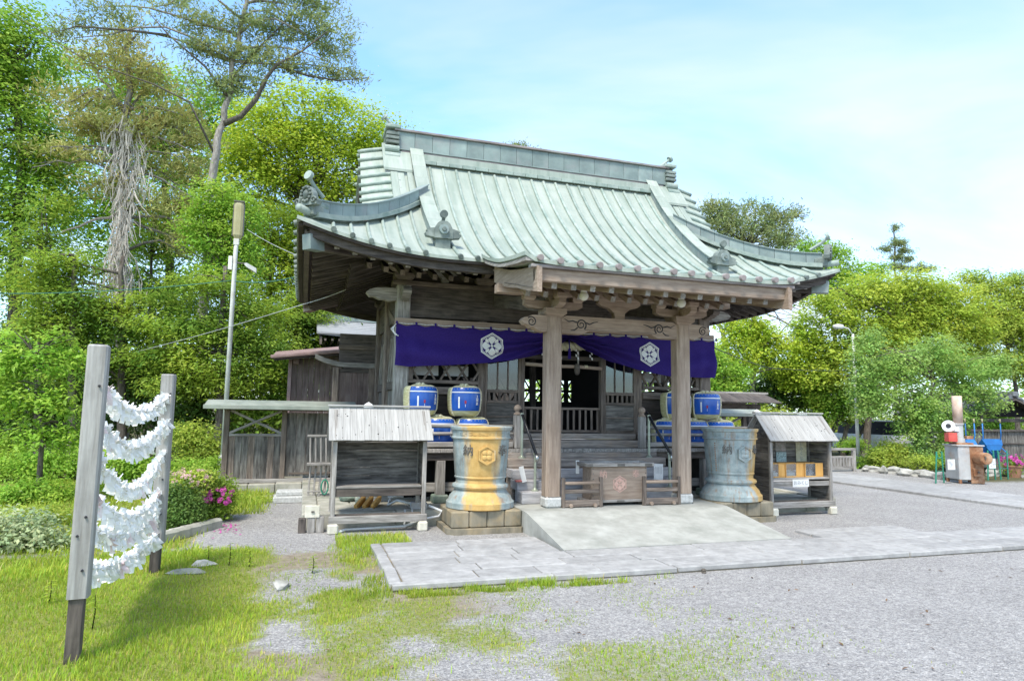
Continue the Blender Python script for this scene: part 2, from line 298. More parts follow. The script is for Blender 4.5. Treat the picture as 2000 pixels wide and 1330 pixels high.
# ================================================================== ground
def sstep(a, b, x): t = np.clip((x-a)/(b-a), 0, 1); return t*t*(3-2*t)
def lush(x, y):
    """0..1 how thick the grass stands"""
    f = fbm(x*1.3, y*1.3, 3, 5); xb = np.minimum(-5.55+.36*(y+4.6), -4.7)+(f-.5)*3.2
    a = sstep(.9, -.9, x-xb)*sstep(-.1, -.7, y)
    k = sstep(-3.5, -4.1, x)*sstep(-.25, -.9, y)*sstep(.42, .62, f)
    b = sstep(-5.65, -6.0, x)*sstep(-.5, .1, y)*sstep(9.5, 7.5, y)*.9
    return np.maximum(np.maximum(a, k*.8), b)
def sparse(x, y):
    xs = np.where(y < -2.75, -1.35+.35*(-3-y), -3.9); f = fbm(x*1.9, y*1.9, 9, 5)
    return sstep(.38, .66, f)*sstep(.6, -2.6, x-xs)*sstep(-.2, -.6, y)
def dirt(x, y):
    f = fbm(x*.9+5, y*.9, 21, 4); return sstep(.42, .62, f)*sstep(-2.2, -3.9, x)*sstep(-.4, -1.2, y)*.9
gx = np.unique(np.concatenate([np.linspace(-400, -12, 24), np.linspace(-12, 3, 130), np.linspace(3, 20, 36), np.linspace(20, 400, 24)]))
gy = np.unique(np.concatenate([np.linspace(-300, -7, 16), np.linspace(-7, 2, 84), np.linspace(2, 16, 36), np.linspace(16, 500, 24)]))
X, Y = np.meshgrid(gx, gy, indexing='ij')
near = sstep(30, 12, np.hypot(X+2, Y))
Z = (fbm(X*.6, Y*.6, 5)-.5)*.035*near*sstep(-3.6, -4.6, X)
ni, nj = X.shape; idx = np.arange(ni*nj).reshape(ni, nj)
F = np.stack([idx[:-1, :-1], idx[1:, :-1], idx[1:, 1:], idx[:-1, 1:]], -1).reshape(-1, 4)
lu = np.maximum(lush(X, Y), sparse(X, Y)*.55); soil = sstep(-5.7, -6.2, X)*sstep(-.6, .3, Y)
soil = np.maximum(soil, sstep(12.2, 12.8, X)*sstep(3, 5, Y)); soil = np.maximum(soil, sstep(9, 11, Y)*sstep(9, 10.5, np.abs(X-3)))
cols = np.stack([lu, np.maximum(dirt(X, Y)*(1-lush(X, Y)*.6), 0), soil], -1).reshape(-1, 3)
gme = npmesh('ground', np.stack([X, Y, Z], -1).reshape(-1, 3), F, cols)
def groundmat():
    m = bpy.data.materials.new('gravel_ground'); m.use_nodes = True; t = m.node_tree; t.nodes.clear(); N = t.nodes.new; L = t.links.new
    o = N('ShaderNodeOutputMaterial'); p = N('ShaderNodeBsdfPrincipled'); L(p.outputs[0], o.inputs[0]); p.inputs['Roughness'].default_value = .95; p.inputs['Specular IOR Level'].default_value = .2
    g = N('ShaderNodeNewGeometry')
    def noise(s, d=5, r=.6):
        n = N('ShaderNodeTexNoise'); n.inputs['Scale'].default_value = s; n.inputs['Detail'].default_value = d; n.inputs['Roughness'].default_value = r; L(g.outputs['Position'], n.inputs[0]); return n.outputs[0]
    def ramp(v, a, b, ca, cb):
        r = N('ShaderNodeValToRGB'); r.color_ramp.elements[0].position = a; r.color_ramp.elements[1].position = b; r.color_ramp.elements[0].color = (*ca, 1); r.color_ramp.elements[1].color = (*cb, 1); L(v, r.inputs[0]); return r.outputs[0]
    def mix(f, a, b, mode='MIX'):
        x = N('ShaderNodeMix'); x.data_type = 'RGBA'; x.blend_type = mode
        if isinstance(f, float): x.inputs[0].default_value = f
        else: L(f, x.inputs[0])
        L(a, x.inputs[6]); L(b, x.inputs[7]); return x.outputs[2]
    v = N('ShaderNodeTexVoronoi'); v.inputs['Scale'].default_value = 130; L(g.outputs['Position'], v.inputs[0])
    v2 = N('ShaderNodeTexVoronoi'); v2.inputs['Scale'].default_value = 42; L(g.outputs['Position'], v2.inputs[0])
    sv = N('ShaderNodeSeparateColor'); L(v.outputs['Color'], sv.inputs[0])
    c = ramp(sv.outputs[0], 0, 1, (.30, .29, .283), (.53, .517, .50))
    c = mix(.75, c, ramp(noise(1.1, 8, .7), .35, .68, (.86, .85, .84), (1.10, 1.09, 1.08)), 'MULTIPLY'); c = mix(.9, c, ramp(noise(45, 3, .6), .36, .64, (.70, .70, .71), (1.22, 1.21, 1.19)), 'MULTIPLY')
    c = mix(.8, c, ramp(noise(14, 5, .7), .38, .62, (.72, .72, .73), (1.12, 1.12, 1.11)), 'MULTIPLY')
    c = mix(ramp(noise(30, 3), .63, .70, (0, 0, 0), (.55, .55, .55)), c, ramp(noise(3), .3, .7, (.12, .115, .11), (.17, .155, .14)))
    a = N('ShaderNodeAttribute'); a.attribute_name = 'tint'; s = N('ShaderNodeSeparateColor'); L(a.outputs['Color'], s.inputs[0])
    d = ramp(noise(9, 8, .7), .3, .7, (.22, .18, .125), (.40, .345, .265)); gr = ramp(noise(22, 6, .7), .3, .7, (.17, .20, .035), (.34, .34, .11)); so = ramp(noise(6, 8, .7), .3, .7, (.07, .06, .035), (.17, .16, .07))
    def edge(ch, sc):
        q = N('ShaderNodeMath'); q.operation = 'MULTIPLY_ADD'; n = noise(sc, 6, .7); L(n, q.inputs[0]); q.inputs[1].default_value = .9; q.inputs[2].default_value = -.45
        k = N('ShaderNodeMath'); k.operation = 'ADD'; k.use_clamp = True; L(q.outputs[0], k.inputs[0]); L(ch, k.inputs[1]); return ramp(k.outputs[0], .22, .62, (0, 0, 0), (1, 1, 1))
    c = mix(edge(s.outputs[1], 13), c, d); c = mix(edge(s.outputs[2], 6), c, so); c = mix(edge(s.outputs[0], 17), c, gr)
    L(c, p.inputs['Base Color'])
    b = N('ShaderNodeBump'); b.inputs['Strength'].default_value = .8; b.inputs['Distance'].default_value = .014
    ad = N('ShaderNodeMath'); ad.operation = 'ADD'; L(v.outputs['Distance'], ad.inputs[0]); m2 = N('ShaderNodeMath'); m2.operation = 'MULTIPLY_ADD'; L(noise(9, 6, .75), m2.inputs[0]); m2.inputs[1].default_value = 2.2; L(v2.outputs['Distance'], m2.inputs[2]); L(m2.outputs[0], ad.inputs[1])
    L(ad.outputs[0], b.inputs['Height']); L(b.outputs[0], p.inputs['Normal']); return m
obj('ground', gme, groundmat(), kind='structure')

# stone path across the front: bedding strip with every slab a piece of it
path = thing('stone_path', None, None, kind='structure')
def slabs(parent, x0, x1, rows, top, mk, lo=.62, hi=1.0, name='slab', jit=.004):
    for k, (ya, yb) in enumerate(rows):
        x = x0
        while x < x1-.05:
            w = random.uniform(lo, hi)
            if x+w > x1-.35: w = x1-x
            dz = random.uniform(-jit, jit)
            b2(name, (x+.007, ya+.007, top-.055+dz), (x+w-.007, yb-.007, top+dz), mk, parent, bev=.009, R=rot(random.uniform(-.004, .004), 'Z')); x += w
b2('bedding', (-3.72, -2.71, -.03), (13.0, -1.665, .042), 'plinth_dark', path, bev=0); b2('bedding', (-3.72, -1.664, -.03), (-1.64, -.74, .041), 'plinth_dark', path, bev=0)
slabs(path, -3.60, 13.0, [(-2.60, -2.29), (-2.29, -1.98), (-1.98, -1.67)], .062, 'pave')
slabs(path, -3.60, -1.64, [(-1.66, -1.35), (-1.35, -1.04), (-1.04, -.75)], .060, 'pave')
slabs(path, 2.2, 4.0, [(-1.66, -1.32), (-1.32, -1.0)], .040, 'pave')
slabs(path, -3.72, 13.0, [(-2.73, -2.60)], .064, 'pave', 1.1, 1.6, 'kerb_stone')
for i in range(3): box('kerb_stone', (-3.67, -2.36+.62*i, .03), (.115, .60, .085), 'pave', path, R=rot(random.uniform(-.05, .05), 'Z'), bev=.012)

# concrete ramp up to the forecourt
b = bmesh.new(); MX = Matrix(((0, 1, 0, 0), (1, 0, 0, 0), (0, 0, 1, 0), (0, 0, 0, 1)))
prism(b, [(-1.655, -.02), (-1.655, .064), (-1.60, .070), (-.30, .284), (-.18, .290), (1.5, .290), (1.5, -.02)], -1.60, 1.60, MX)
obj('concrete_ramp', b, 'concrete', kind='structure')

# stone plinth under the hall, edging stones and flags as pieces
pl = thing('stone_plinth', None, None, kind='structure')
b2('fill', (-4.3, .86, -.02), (4.3, 7.6, .19), 'plinth', pl, bev=0)
for sgn in (-1, 1):
    y = .62
    while y < 7.6:
        w = random.uniform(.75, 1.15); b2('edging_stone', (sgn*4.30, y+.005, -.02), (sgn*4.52, min(y+w, 7.7)-.005, .225+random.uniform(-.006, .006)), 'plinth', pl, bev=.014); y += w
    x = 1.62
    while x < 4.29:
        w = random.uniform(.6, .95); w = w if x+w < 4.0 else 4.295-x
        b2('edging_stone', (sgn*(x+.004), .63, -.02), (sgn*(x+w-.004), .84, .222+random.uniform(-.005, .005)), 'plinth', pl, bev=.012); x += w
    for k in range(4):
        x = 1.64
        while x < 4.28:
            w = random.uniform(.45, .7); w = w if x+w < 4.0 else 4.295-x
            b2('flagstone', (sgn*(x+.008), .86+.52*k, .15), (sgn*(x+w-.008), .86+.52*(k+1)-.012, .208+random.uniform(-.006, .004)), 'plinth', pl, bev=.01); x += w
# side path along the right of the court, and edges
sp = thing('side_path', None, None, kind='structure')
y = -7
while y < 18:
    w = random.uniform(.9, 1.3); b2('slab', (8.16, y+.006, -.03), (9.15, y+w-.006, .052+random.uniform(-.004, .004)), 'pave', sp, bev=.008); b2('slab', (9.162, y+.3, -.03), (10.1, y+w+.29, .05+random.uniform(-.004, .004)), 'pave', sp, bev=.008); y += w

# ================================================================== the shrine hall
SH = thing('shrine_hall', 'weathered dark wooden shrine hall under a sweeping pale green copper roof', 'shrine')
_py = np.array([-1.6, -.8, 0, .6, 1.2, 1.8, 2.4, 3.0, 3.55, 3.95]); _pz = np.array([3.475, 3.60, 3.775, 3.97, 4.27, 4.68, 5.17, 5.75, 6.41, 6.93])
_m = np.gradient(_pz, _py)
def prof(y):
    """height of the roof over the depth y, a hollow curve"""
    i = int(np.clip(np.searchsorted(_py, y)-1, 0, len(_py)-2)); h = _py[i+1]-_py[i]; t = (y-_py[i])/h
    return (2*t**3-3*t*t+1)*_pz[i]+(t**3-2*t*t+t)*h*_m[i]+(3*t*t-2*t**3)*_pz[i+1]+(t**3-t*t)*h*_m[i+1]
EV, TH = 4.78, 2.10                      # eave half width, depth of the skirt
def lift(v): return .40*max(0.0, (v-2.5)/2.28)**2
def zf(x, t): return prof(.6+t)+lift(abs(x))
def zs(y, t): return prof(.6+t)+lift(abs(y-4)+1.38)
def sweep(b, pts, sec, side):
    sd_ = Vector(side).normalized(); rings(b, [[Vector(p)+sd_*l+Vector((0, 0, u)) for l, u in sec] for p in pts])
    bmesh.ops.recalc_face_normals(b, faces=b.faces)
def rect(w, h, z0=0.0): return [(-w/2, z0), (w/2, z0), (w/2, z0+h), (-w/2, z0+h)]
def lim(t): return EV-t if t <= TH else EV-TH
TS = list(np.linspace(0, TH, 12))+list(np.linspace(TH+.001, 3.3, 10))
def face_front(off, ts, back=False, j=61):
    P = []
    for t in ts:
        r = []
        for u in np.linspace(-1, 1, j):
            x = u*lim(t); y = .6+t; r.append((x, 8-y if back else y, zf(x, t)+off))
        P.append(r)
    return P
def face_side(s, off, ts, j=31):
    return [[(s*(EV-t), 4+u*(3.4-t), zs(4+u*(3.4-t), t)+off) for u in np.linspace(-1, 1, j)] for t in ts]
roof = None
for nm, P in (('front', face_front(0, TS)), ('back', face_front(0, TS, True)), ('l', face_side(-1, 0, TS[:12])), ('r', face_side(1, 0, TS[:12]))):
    b = bmesh.new(); sheet(b, P, (0, 0, -.05)); o = obj('roof_sheet', b, 'copper', SH, smooth=False)
    if roof is None: roof = o
    b = bmesh.new(); q = face_front(-.15, np.linspace(.14, TH, 8), nm == 'back') if nm in ('front', 'back') else face_side(-1 if nm == 'l' else 1, -.15, np.linspace(.14, TH, 8))
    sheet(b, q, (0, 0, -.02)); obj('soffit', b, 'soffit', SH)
# porch roof carried on down from the main slope
b = bmesh.new(); P = []
for y in np.linspace(.66, -1.46, 22):
    P.append([(x, y, prof(y)+.012+(.06*max(0, (abs(x)-1.9)/.16)**1.5)+.05*max(0, (abs(x)-1.2)/.86)**2*max(0, (-y-.3)/1.2)) for x in np.linspace(-2.06, 2.06, 33)])
sheet(b, P, (0, 0, -.05)); porch = obj('porch_roof_sheet', b, 'copper', SH)
b = bmesh.new(); sheet(b, [[(x, y, prof(y)-.17) for x in np.linspace(-1.86, 1.86, 5)] for y in np.linspace(-1.30, 2.0, 14)], (0, 0, -.02)); obj('porch_soffit', b, 'wood_mid', SH)
# standing ribs, each with its round end
PITCH = .267
def rib(pts, cap, parent, r=.029):
    b = bmesh.new(); tube(b, [(x, y, z+.02) for x, y, z in pts], r, 8); o = obj('rib', b, 'copper_rib', parent, smooth=True)
    p, q = Vector(pts[0]), Vector(pts[1]); d = (p-q).normalized(); p = p+Vector((0, 0, .008))
    b = bmesh.new(); tube(b, [p-d*.05, p+d*.012, p+d*.014], [.040, .040, .030], 12); obj('end_cap', b, cap, o, smooth=False)
for k in range(-16, 17):
    x = k*PITCH
    if abs(k) == 10: continue
    tm = EV-abs(x)-.12 if abs(x) > 2.7 else 2.95
    ts = np.linspace(-.03, tm, 14)
    if abs(k) <= 7:
        ys = list(np.linspace(-1.50, .5, 9))+list(.6+ts[1:]); rib([(x, y, prof(y)+.012+.05*max(0, (abs(x)-1.2)/.86)**2*max(0, (-y-.3)/1.2)) for y in ys], 'copper_cap', porch)
    else: rib([(x, .6+t, zf(x, max(t, 0))+(t*.3 if t < 0 else 0)) for t in ts], 'copper_oni', roof)
for s in (-1, 1):
    for k in range(-12, 13):
        y = 4+k*PITCH; tm = min(3.4-abs(y-4)-.1, 2.0)
        rib([(s*(EV-t), y, zs(y, max(t, 0))+(t*.3 if t < 0 else 0)) for t in np.linspace(-.03, max(tm, .15), 6)], 'copper_oni', roof)
# verges of the upper gable, sloping outward, with their own short ribs
def zv(x, y): u = max(0, (abs(x)-2.68)/1.05); return prof(y if y <= 4 else 8-y)-.10*u-.10*u*u
for s in (-1, 1):
    for bk in (0, 1):
        ys = np.linspace(2.42, 3.98, 9); yy = [8-y for y in ys] if bk else ys
        b = bmesh.new(); sheet(b, [[(s*x, y, zv(x, y)+.03) for x in np.linspace(2.66, 3.74, 8)] for y in yy], (0, 0, -.06)); v = obj('verge_sheet', b, 'copper', SH)
        for i in range(8):
            y = 3.90-.185*i; y = 8-y if bk else y
            b = bmesh.new(); tube(b, [(s*x, y, zv(x, y)+.055) for x in np.linspace(3.78, 3.02, 5)], .04, 8); obj('rib', b, 'copper_rib', v, smooth=True)
        b = bmesh.new(); sheet(b, [[(s*3.70, y, zv(3.7, y)-.03-h) for h in (0, .16, .34)] for y in yy], (-s*.05, 0, 0)); yobj('barge_board', b, 'wood_dark', SH)
        for xx, w, h, y0, y1, mk in ((2.83, .10, .09, 2.5, 3.72, 'copper'), (3.0, .12, .08, 2.5, 3.45, 'copper'), (3.13, .13, .11, 2.5, 3.5, 'copper')):
            yl = np.linspace(y0, y1, 7); yl = [8-y for y in yl] if bk else yl
            b = bmesh.new(); sweep(b, [(s*xx, y, zv(xx, y)+.02) for y in yl], rect(w, h), (1, 0, 0)); obj('verge_strip', b, mk, v)
    b = bmesh.new(); prism(b, [(2.3, 5.0), (3.2, 5.9), (3.98, 6.8), (4.02, 6.8), (4.8, 5.9), (5.7, 5.0)], -.05, .05, T(s*2.98, 0, 0) @ MX); obj('gable_wall', b, 'wood_dark', SH)
# main ridge: panelled sides, dark foot, pale sill, capped top
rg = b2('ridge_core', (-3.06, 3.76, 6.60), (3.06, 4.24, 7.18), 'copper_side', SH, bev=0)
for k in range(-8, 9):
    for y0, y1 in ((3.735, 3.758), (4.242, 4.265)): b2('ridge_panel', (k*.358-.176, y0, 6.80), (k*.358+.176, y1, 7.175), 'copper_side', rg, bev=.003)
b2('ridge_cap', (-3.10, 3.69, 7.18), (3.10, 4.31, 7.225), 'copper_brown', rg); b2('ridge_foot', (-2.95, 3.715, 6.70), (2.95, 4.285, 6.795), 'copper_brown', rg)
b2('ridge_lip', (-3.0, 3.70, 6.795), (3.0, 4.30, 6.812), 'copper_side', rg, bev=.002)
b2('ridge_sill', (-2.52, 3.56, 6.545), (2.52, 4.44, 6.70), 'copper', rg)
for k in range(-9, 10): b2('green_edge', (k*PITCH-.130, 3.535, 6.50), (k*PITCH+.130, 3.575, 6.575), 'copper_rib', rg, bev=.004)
# descending ridges in short plates
def plated(name, pts, side, w, h, sidemat, capmat, over=.02, capth=.018, z0=0.0, n=None):
    o = None; n = n or len(pts)-1
    for i in range(len(pts)-1):
        p, q = Vector(pts[i]), Vector(pts[i+1]); d = (q-p)*.012
        b = bmesh.new(); sweep(b, [p+d, q-d], rect(w, h, z0), side); s_ = obj(name if o is None else 'side_plate', b, sidemat, SH if o is None else o)
        o = o or s_
        b = bmesh.new(); sweep(b, [p+d*.6, q-d*.6], rect(w+2*over, capth, z0+h), side); obj('cap_plate', b, capmat, o)
    return o
for s in (-1, 1):
    for bk in (0, 1):
        ys = np.linspace(1.22, 3.86, 11)
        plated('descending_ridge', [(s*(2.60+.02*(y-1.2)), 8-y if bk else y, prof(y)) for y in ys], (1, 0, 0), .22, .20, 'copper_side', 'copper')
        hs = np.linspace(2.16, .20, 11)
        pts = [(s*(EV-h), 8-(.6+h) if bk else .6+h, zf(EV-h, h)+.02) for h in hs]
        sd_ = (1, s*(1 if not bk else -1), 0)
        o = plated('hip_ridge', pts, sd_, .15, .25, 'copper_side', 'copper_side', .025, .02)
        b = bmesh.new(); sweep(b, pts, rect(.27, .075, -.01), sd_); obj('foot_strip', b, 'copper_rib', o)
# ornaments
def disc_on_stick(parent, p, d, length, r, mk='copper_oni'):
    p, d = Vector(p), Vector(d).normalized(); e = p+d*length
    b = bmesh.new(); tube(b, [p, e], .030, 8); tube(b, [e-d*.03, e-d*.028, e+d*.02, e+d*.022], [r*.6, r, r, r*.7], 16); obj('finial', b, mk, parent)
def oni_front(x, y, z):
    o = box('ridge_end_ornament', (x, y, z+.06), (.24, .16, .22), 'copper_oni', SH)
    b = bmesh.new(); prism(b, [(-.15, .16), (.15, .16), (.15, .30), (.10, .40), (.05, .44), (-.05, .44), (-.10, .40), (-.15, .30)], -.12, .06, T(x, y, z)); obj('body', b, 'copper_oni', o)
    for s in (-1, 1):
        b = bmesh.new(); prism(b, [(s*.13, .17), (s*.27, .19), (s*.29, .235), (s*.25, .255), (s*.27, .285), (s*.22, .31), (s*.13, .33)], -.10, .02, T(x, y, z)); obj('wing', b, 'copper_oni', o)
    b = bmesh.new(); bmesh.ops.create_cone(b, segments=20, radius1=.085, radius2=.075, depth=.05, cap_ends=True, matrix=T(x, y-.13, z+.30) @ rot(R_(90), 'X')); obj('boss', b, 'copper_side', o)
    b = bmesh.new(); bmesh.ops.create_cone(b, segments=16, radius1=.05, radius2=.03, depth=.05, cap_ends=True, matrix=T(x, y-.155, z+.30) @ rot(R_(90), 'X')); obj('boss', b, 'copper_oni', o)
    b = bmesh.new(); tube(b, [(x, y+.03, z+.40), (x, y-.10, z+.52)], .03, 8); tube(b, [(x, y-.06, z+.56), (x, y-.12, z+.555)], .062, 16); obj('finial', b, 'copper_oni', o)
for s in (-1, 1): oni_front(s*2.585, 1.14, 4.19)
def oni_hip(s):
    x, y, z = s*4.56, .82, zf(4.56, .22)+.02
    o = obj('hip_end_ornament', boxmesh(.2, .22, .16, .012, 'copper_oni'), 'copper_oni', SH, T(x, y, z+.09) @ rot(s*R_(45), 'Z'))
    D = Matrix.Rotation(s*R_(45), 4, 'Z')
    b = bmesh.new(); M = T(x, y, z) @ D
    prism(b, [(-.20, .14), (.20, .14), (.22, .20), (.15, .24), (.12, .33), (.07, .41), (0, .44), (-.07, .41), (-.12, .33), (-.15, .24), (-.22, .20)], -.16, -.06, M); obj('face_plate', b, 'copper_oni', o)
    b = bmesh.new()
    for a in range(0, 360, 30): bmesh.ops.create_icosphere(b, subdivisions=1, radius=.028, matrix=M @ T(.085*math.cos(R_(a)), -.17, .30+.105*math.sin(R_(a))))
    bmesh.ops.create_icosphere(b, subdivisions=2, radius=.055, matrix=M @ T(0, -.16, .30) @ Matrix.Diagonal((1, .7, 1.3, 1)))
    for q in (-1, 1):
        tube(b, [M @ Vector((q*(.15+.055*math.cos(a)*(1-a/9)), -.17, .20+.05*math.sin(a)*(1-a/9))) for a in np.linspace(0, 7, 16)], .016, 6)
    obj('carved_face', b, 'copper_oni', o, smooth=True)
    b = bmesh.new(); tube(b, [M @ Vector((.02, -.10, .20)), M @ Vector((.02, .22, .20))], .065, 12); obj('roll', b, 'copper_rib', o, smooth=True)
    b = bmesh.new(); tube(b, [M @ Vector((0, .18, .36)), M @ Vector((0, .0, .46)), M @ Vector((0, -.12, .56))], .03, 8); tube(b, [M @ Vector((0, -.10, .585)), M @ Vector((0, -.15, .60))], .072, 18); obj('finial', b, 'copper_rib', o)
    b = bmesh.new(); tube(b, [M @ Vector((0, .1, .04)), M @ Vector((0, -.30, .075))], .055, 12); obj('corner_roll', b, 'copper_rib', o, smooth=True)
for s in (-1, 1): oni_hip(s)
for s in (-1, 1):
    o = b2('ridge_end', (s*3.06, 3.74, 6.68), (s*3.22, 4.26, 7.20), 'copper_oni', SH, bev=.02)
    b = bmesh.new()
    for i, (yy, zz, r) in enumerate(((3.66, 6.60, .095), (3.70, 6.78, .075))): tube(b, [(s*3.00, yy, zz), (s*3.28, yy, zz)], r, 14)
    obj('roll', b, 'copper_rib', o)
    for zz in (6.93, 7.02, 7.10): b2('rib_band', (s*3.0, 3.66, zz-.035), (s*3.26, 4.34, zz+.03), 'copper_oni', o, bev=.01)
    b2('top_block', (s*2.98, 3.66, 7.215), (s*3.27, 4.34, 7.29), 'copper_rib', o, bev=.015)
    disc_on_stick(o, (s*2.9, 4.0, 7.22), (s*.75, -.05, .62), .50, .075, 'copper_rib')
    b = bmesh.new(); sweep(b, [(s*3.05, 3.30, prof(3.30)+.10), (s*3.05, 3.6, prof(3.6)+.10), (s*3.05, 3.9, prof(3.9)+.05)], rect(.55, .05), (1, 0, 0)); obj('shoulder_plate', b, 'copper', o)
    b = bmesh.new(); sweep(b, [(s*3.05, 3.32, prof(3.32)-.02), (s*3.05, 3.9, prof(3.9)-.05)], rect(.46, .13), (1, 0, 0)); obj('shoulder_block', b, 'copper_side', o)

# eave boards and rafters
def eave_board(z0, h, y, w, mk, name):
    for bk in (0, 1):
        xs = np.linspace(-(EV-y+.57), EV-y+.57, 41)
        b = bmesh.new(); sweep(b, [(x, 8-y if bk else y, zf(x, 0)+z0) for x in xs], rect(w, h), (0, 1, 0)); obj(name, b, mk, SH)
    for s in (-1, 1):
        ys = np.linspace(y+.04, 8-y-.04, 31)
        b = bmesh.new(); sweep(b, [(s*(EV+.6-y), yy, zs(yy, 0)+z0) for yy in ys], rect(w, h), (1, 0, 0)); obj(name, b, mk, SH)
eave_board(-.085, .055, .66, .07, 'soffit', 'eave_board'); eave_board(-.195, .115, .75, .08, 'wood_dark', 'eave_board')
def rafter(p, q, w, h, mk, end):
    o = bar('rafter', p, q, w, h, mk, SH)
    if end:
        d = (Vector(p)-Vector(q)).normalized(); bar('end_face', Vector(p)+d*.001, Vector(p)+d*.006, w*.94, h*.94, end, o, bev=0)
for k in range(-16, 17):
    x = k*PITCH*.985
    if abs(x) < 1.95: continue
    tm = EV-abs(x); l = lift(abs(x))
    if tm > .5: rafter((x, .84, 3.80+l), (x, min(1.75, .6+tm), 3.80+l+.30*(min(1.75, .6+tm)-.84)), .075, .085, 'wood_dark', 'wood_grey')
    if tm > 1.0: rafter((x, 1.42, 3.80+l), (x, min(2.5, .6+tm), 3.80+l+.40*(min(2.5, .6+tm)-1.42)), .08, .095, 'soffit', 'wood_mid')
for s in (-1, 1):
    for k in range(-12, 13):
        y = 4+k*PITCH*.985; tm = 3.4-abs(y-4); l = lift(abs(y-4)+1.38)
        a = min(1.15, tm); 
        if tm > .5: rafter((s*(EV-.24), y, 3.80+l), (s*(EV-a), y, 3.80+l+.30*(a-.24)), .075, .085, 'wood_dark', 'wood_mid' if s < 0 else None)
        a = min(1.9, tm)
        if tm > 1.0: rafter((s*(EV-.82), y, 3.80+l), (s*(EV-a), y, 3.80+l+.40*(a-.82)), .08, .095, 'soffit', None)
    for bk in (0, 1):
        f = (lambda y: 8-y) if bk else (lambda y: y)
        h = bar('hip_rafter', (s*4.62, f(.76), 4.03), (s*2.95, f(2.43), 4.28), .14, .20, 'wood_dark', SH)
        bar('copper_shoe', (s*4.64, f(.74), 4.03), (s*4.44, f(.94), 4.06), .16, .225, 'copper_side' if not bk else 'wood_mid', h)
# porch eave: fascia, flying rafters, base rafters, barge boards
b2('eave_strip', (-1.97, -1.44, 3.432), (1.97, -1.32, 3.475), 'copper_brown', SH); fas = b2('porch_fascia', (-1.90, -1.385, 3.275), (1.90, -1.30, 3.43), 'wood_tan', SH)
for k in range(-6, 7):
    x = k*PITCH; rafter((x, -1.27, prof(-1.27)-.275), (x, .5, prof(.5)-.25), .075, .085, 'wood_tan', 'wood_grey'); rafter((x, -.24, prof(-.24)-.385), (x, 1.6, prof(1.6)-.31), .075, .09, 'wood_tan', 'wood_grey')
for s in (-1, 1):
    ys = np.linspace(-1.46, .48, 15)
    b = bmesh.new(); sheet(b, [[(s*1.90, y, prof(y)-.075+.05*max(0, (-y-.3)/1.2)*.5-h*(1.0+.35*max(0, -y-.6))) for h in (0, .13, .25)] for y in ys], (-s*.065, 0, 0)); o = yobj('porch_barge_board', b, 'wood_tan', SH)
    b = bmesh.new(); sheet(b, [[(s*1.904, y, prof(y)-.075-.20*(1.0+.35*max(0, -y-.6))+.01*g) for g in (0, 1)] for y in ys[1:11]], (s*.004, 0, 0)); yobj('groove', b, 'wood_mid', o)
    b = bmesh.new(); sweep(b, [(s*2.0, y, prof(y)-.045+.05*max(0, (-y-.3)/1.2)) for y in np.linspace(-1.45, .5, 15)], rect(.10, .045), (1, 0, 0)); yobj('verge_lip', b, 'wood_grey', SH)
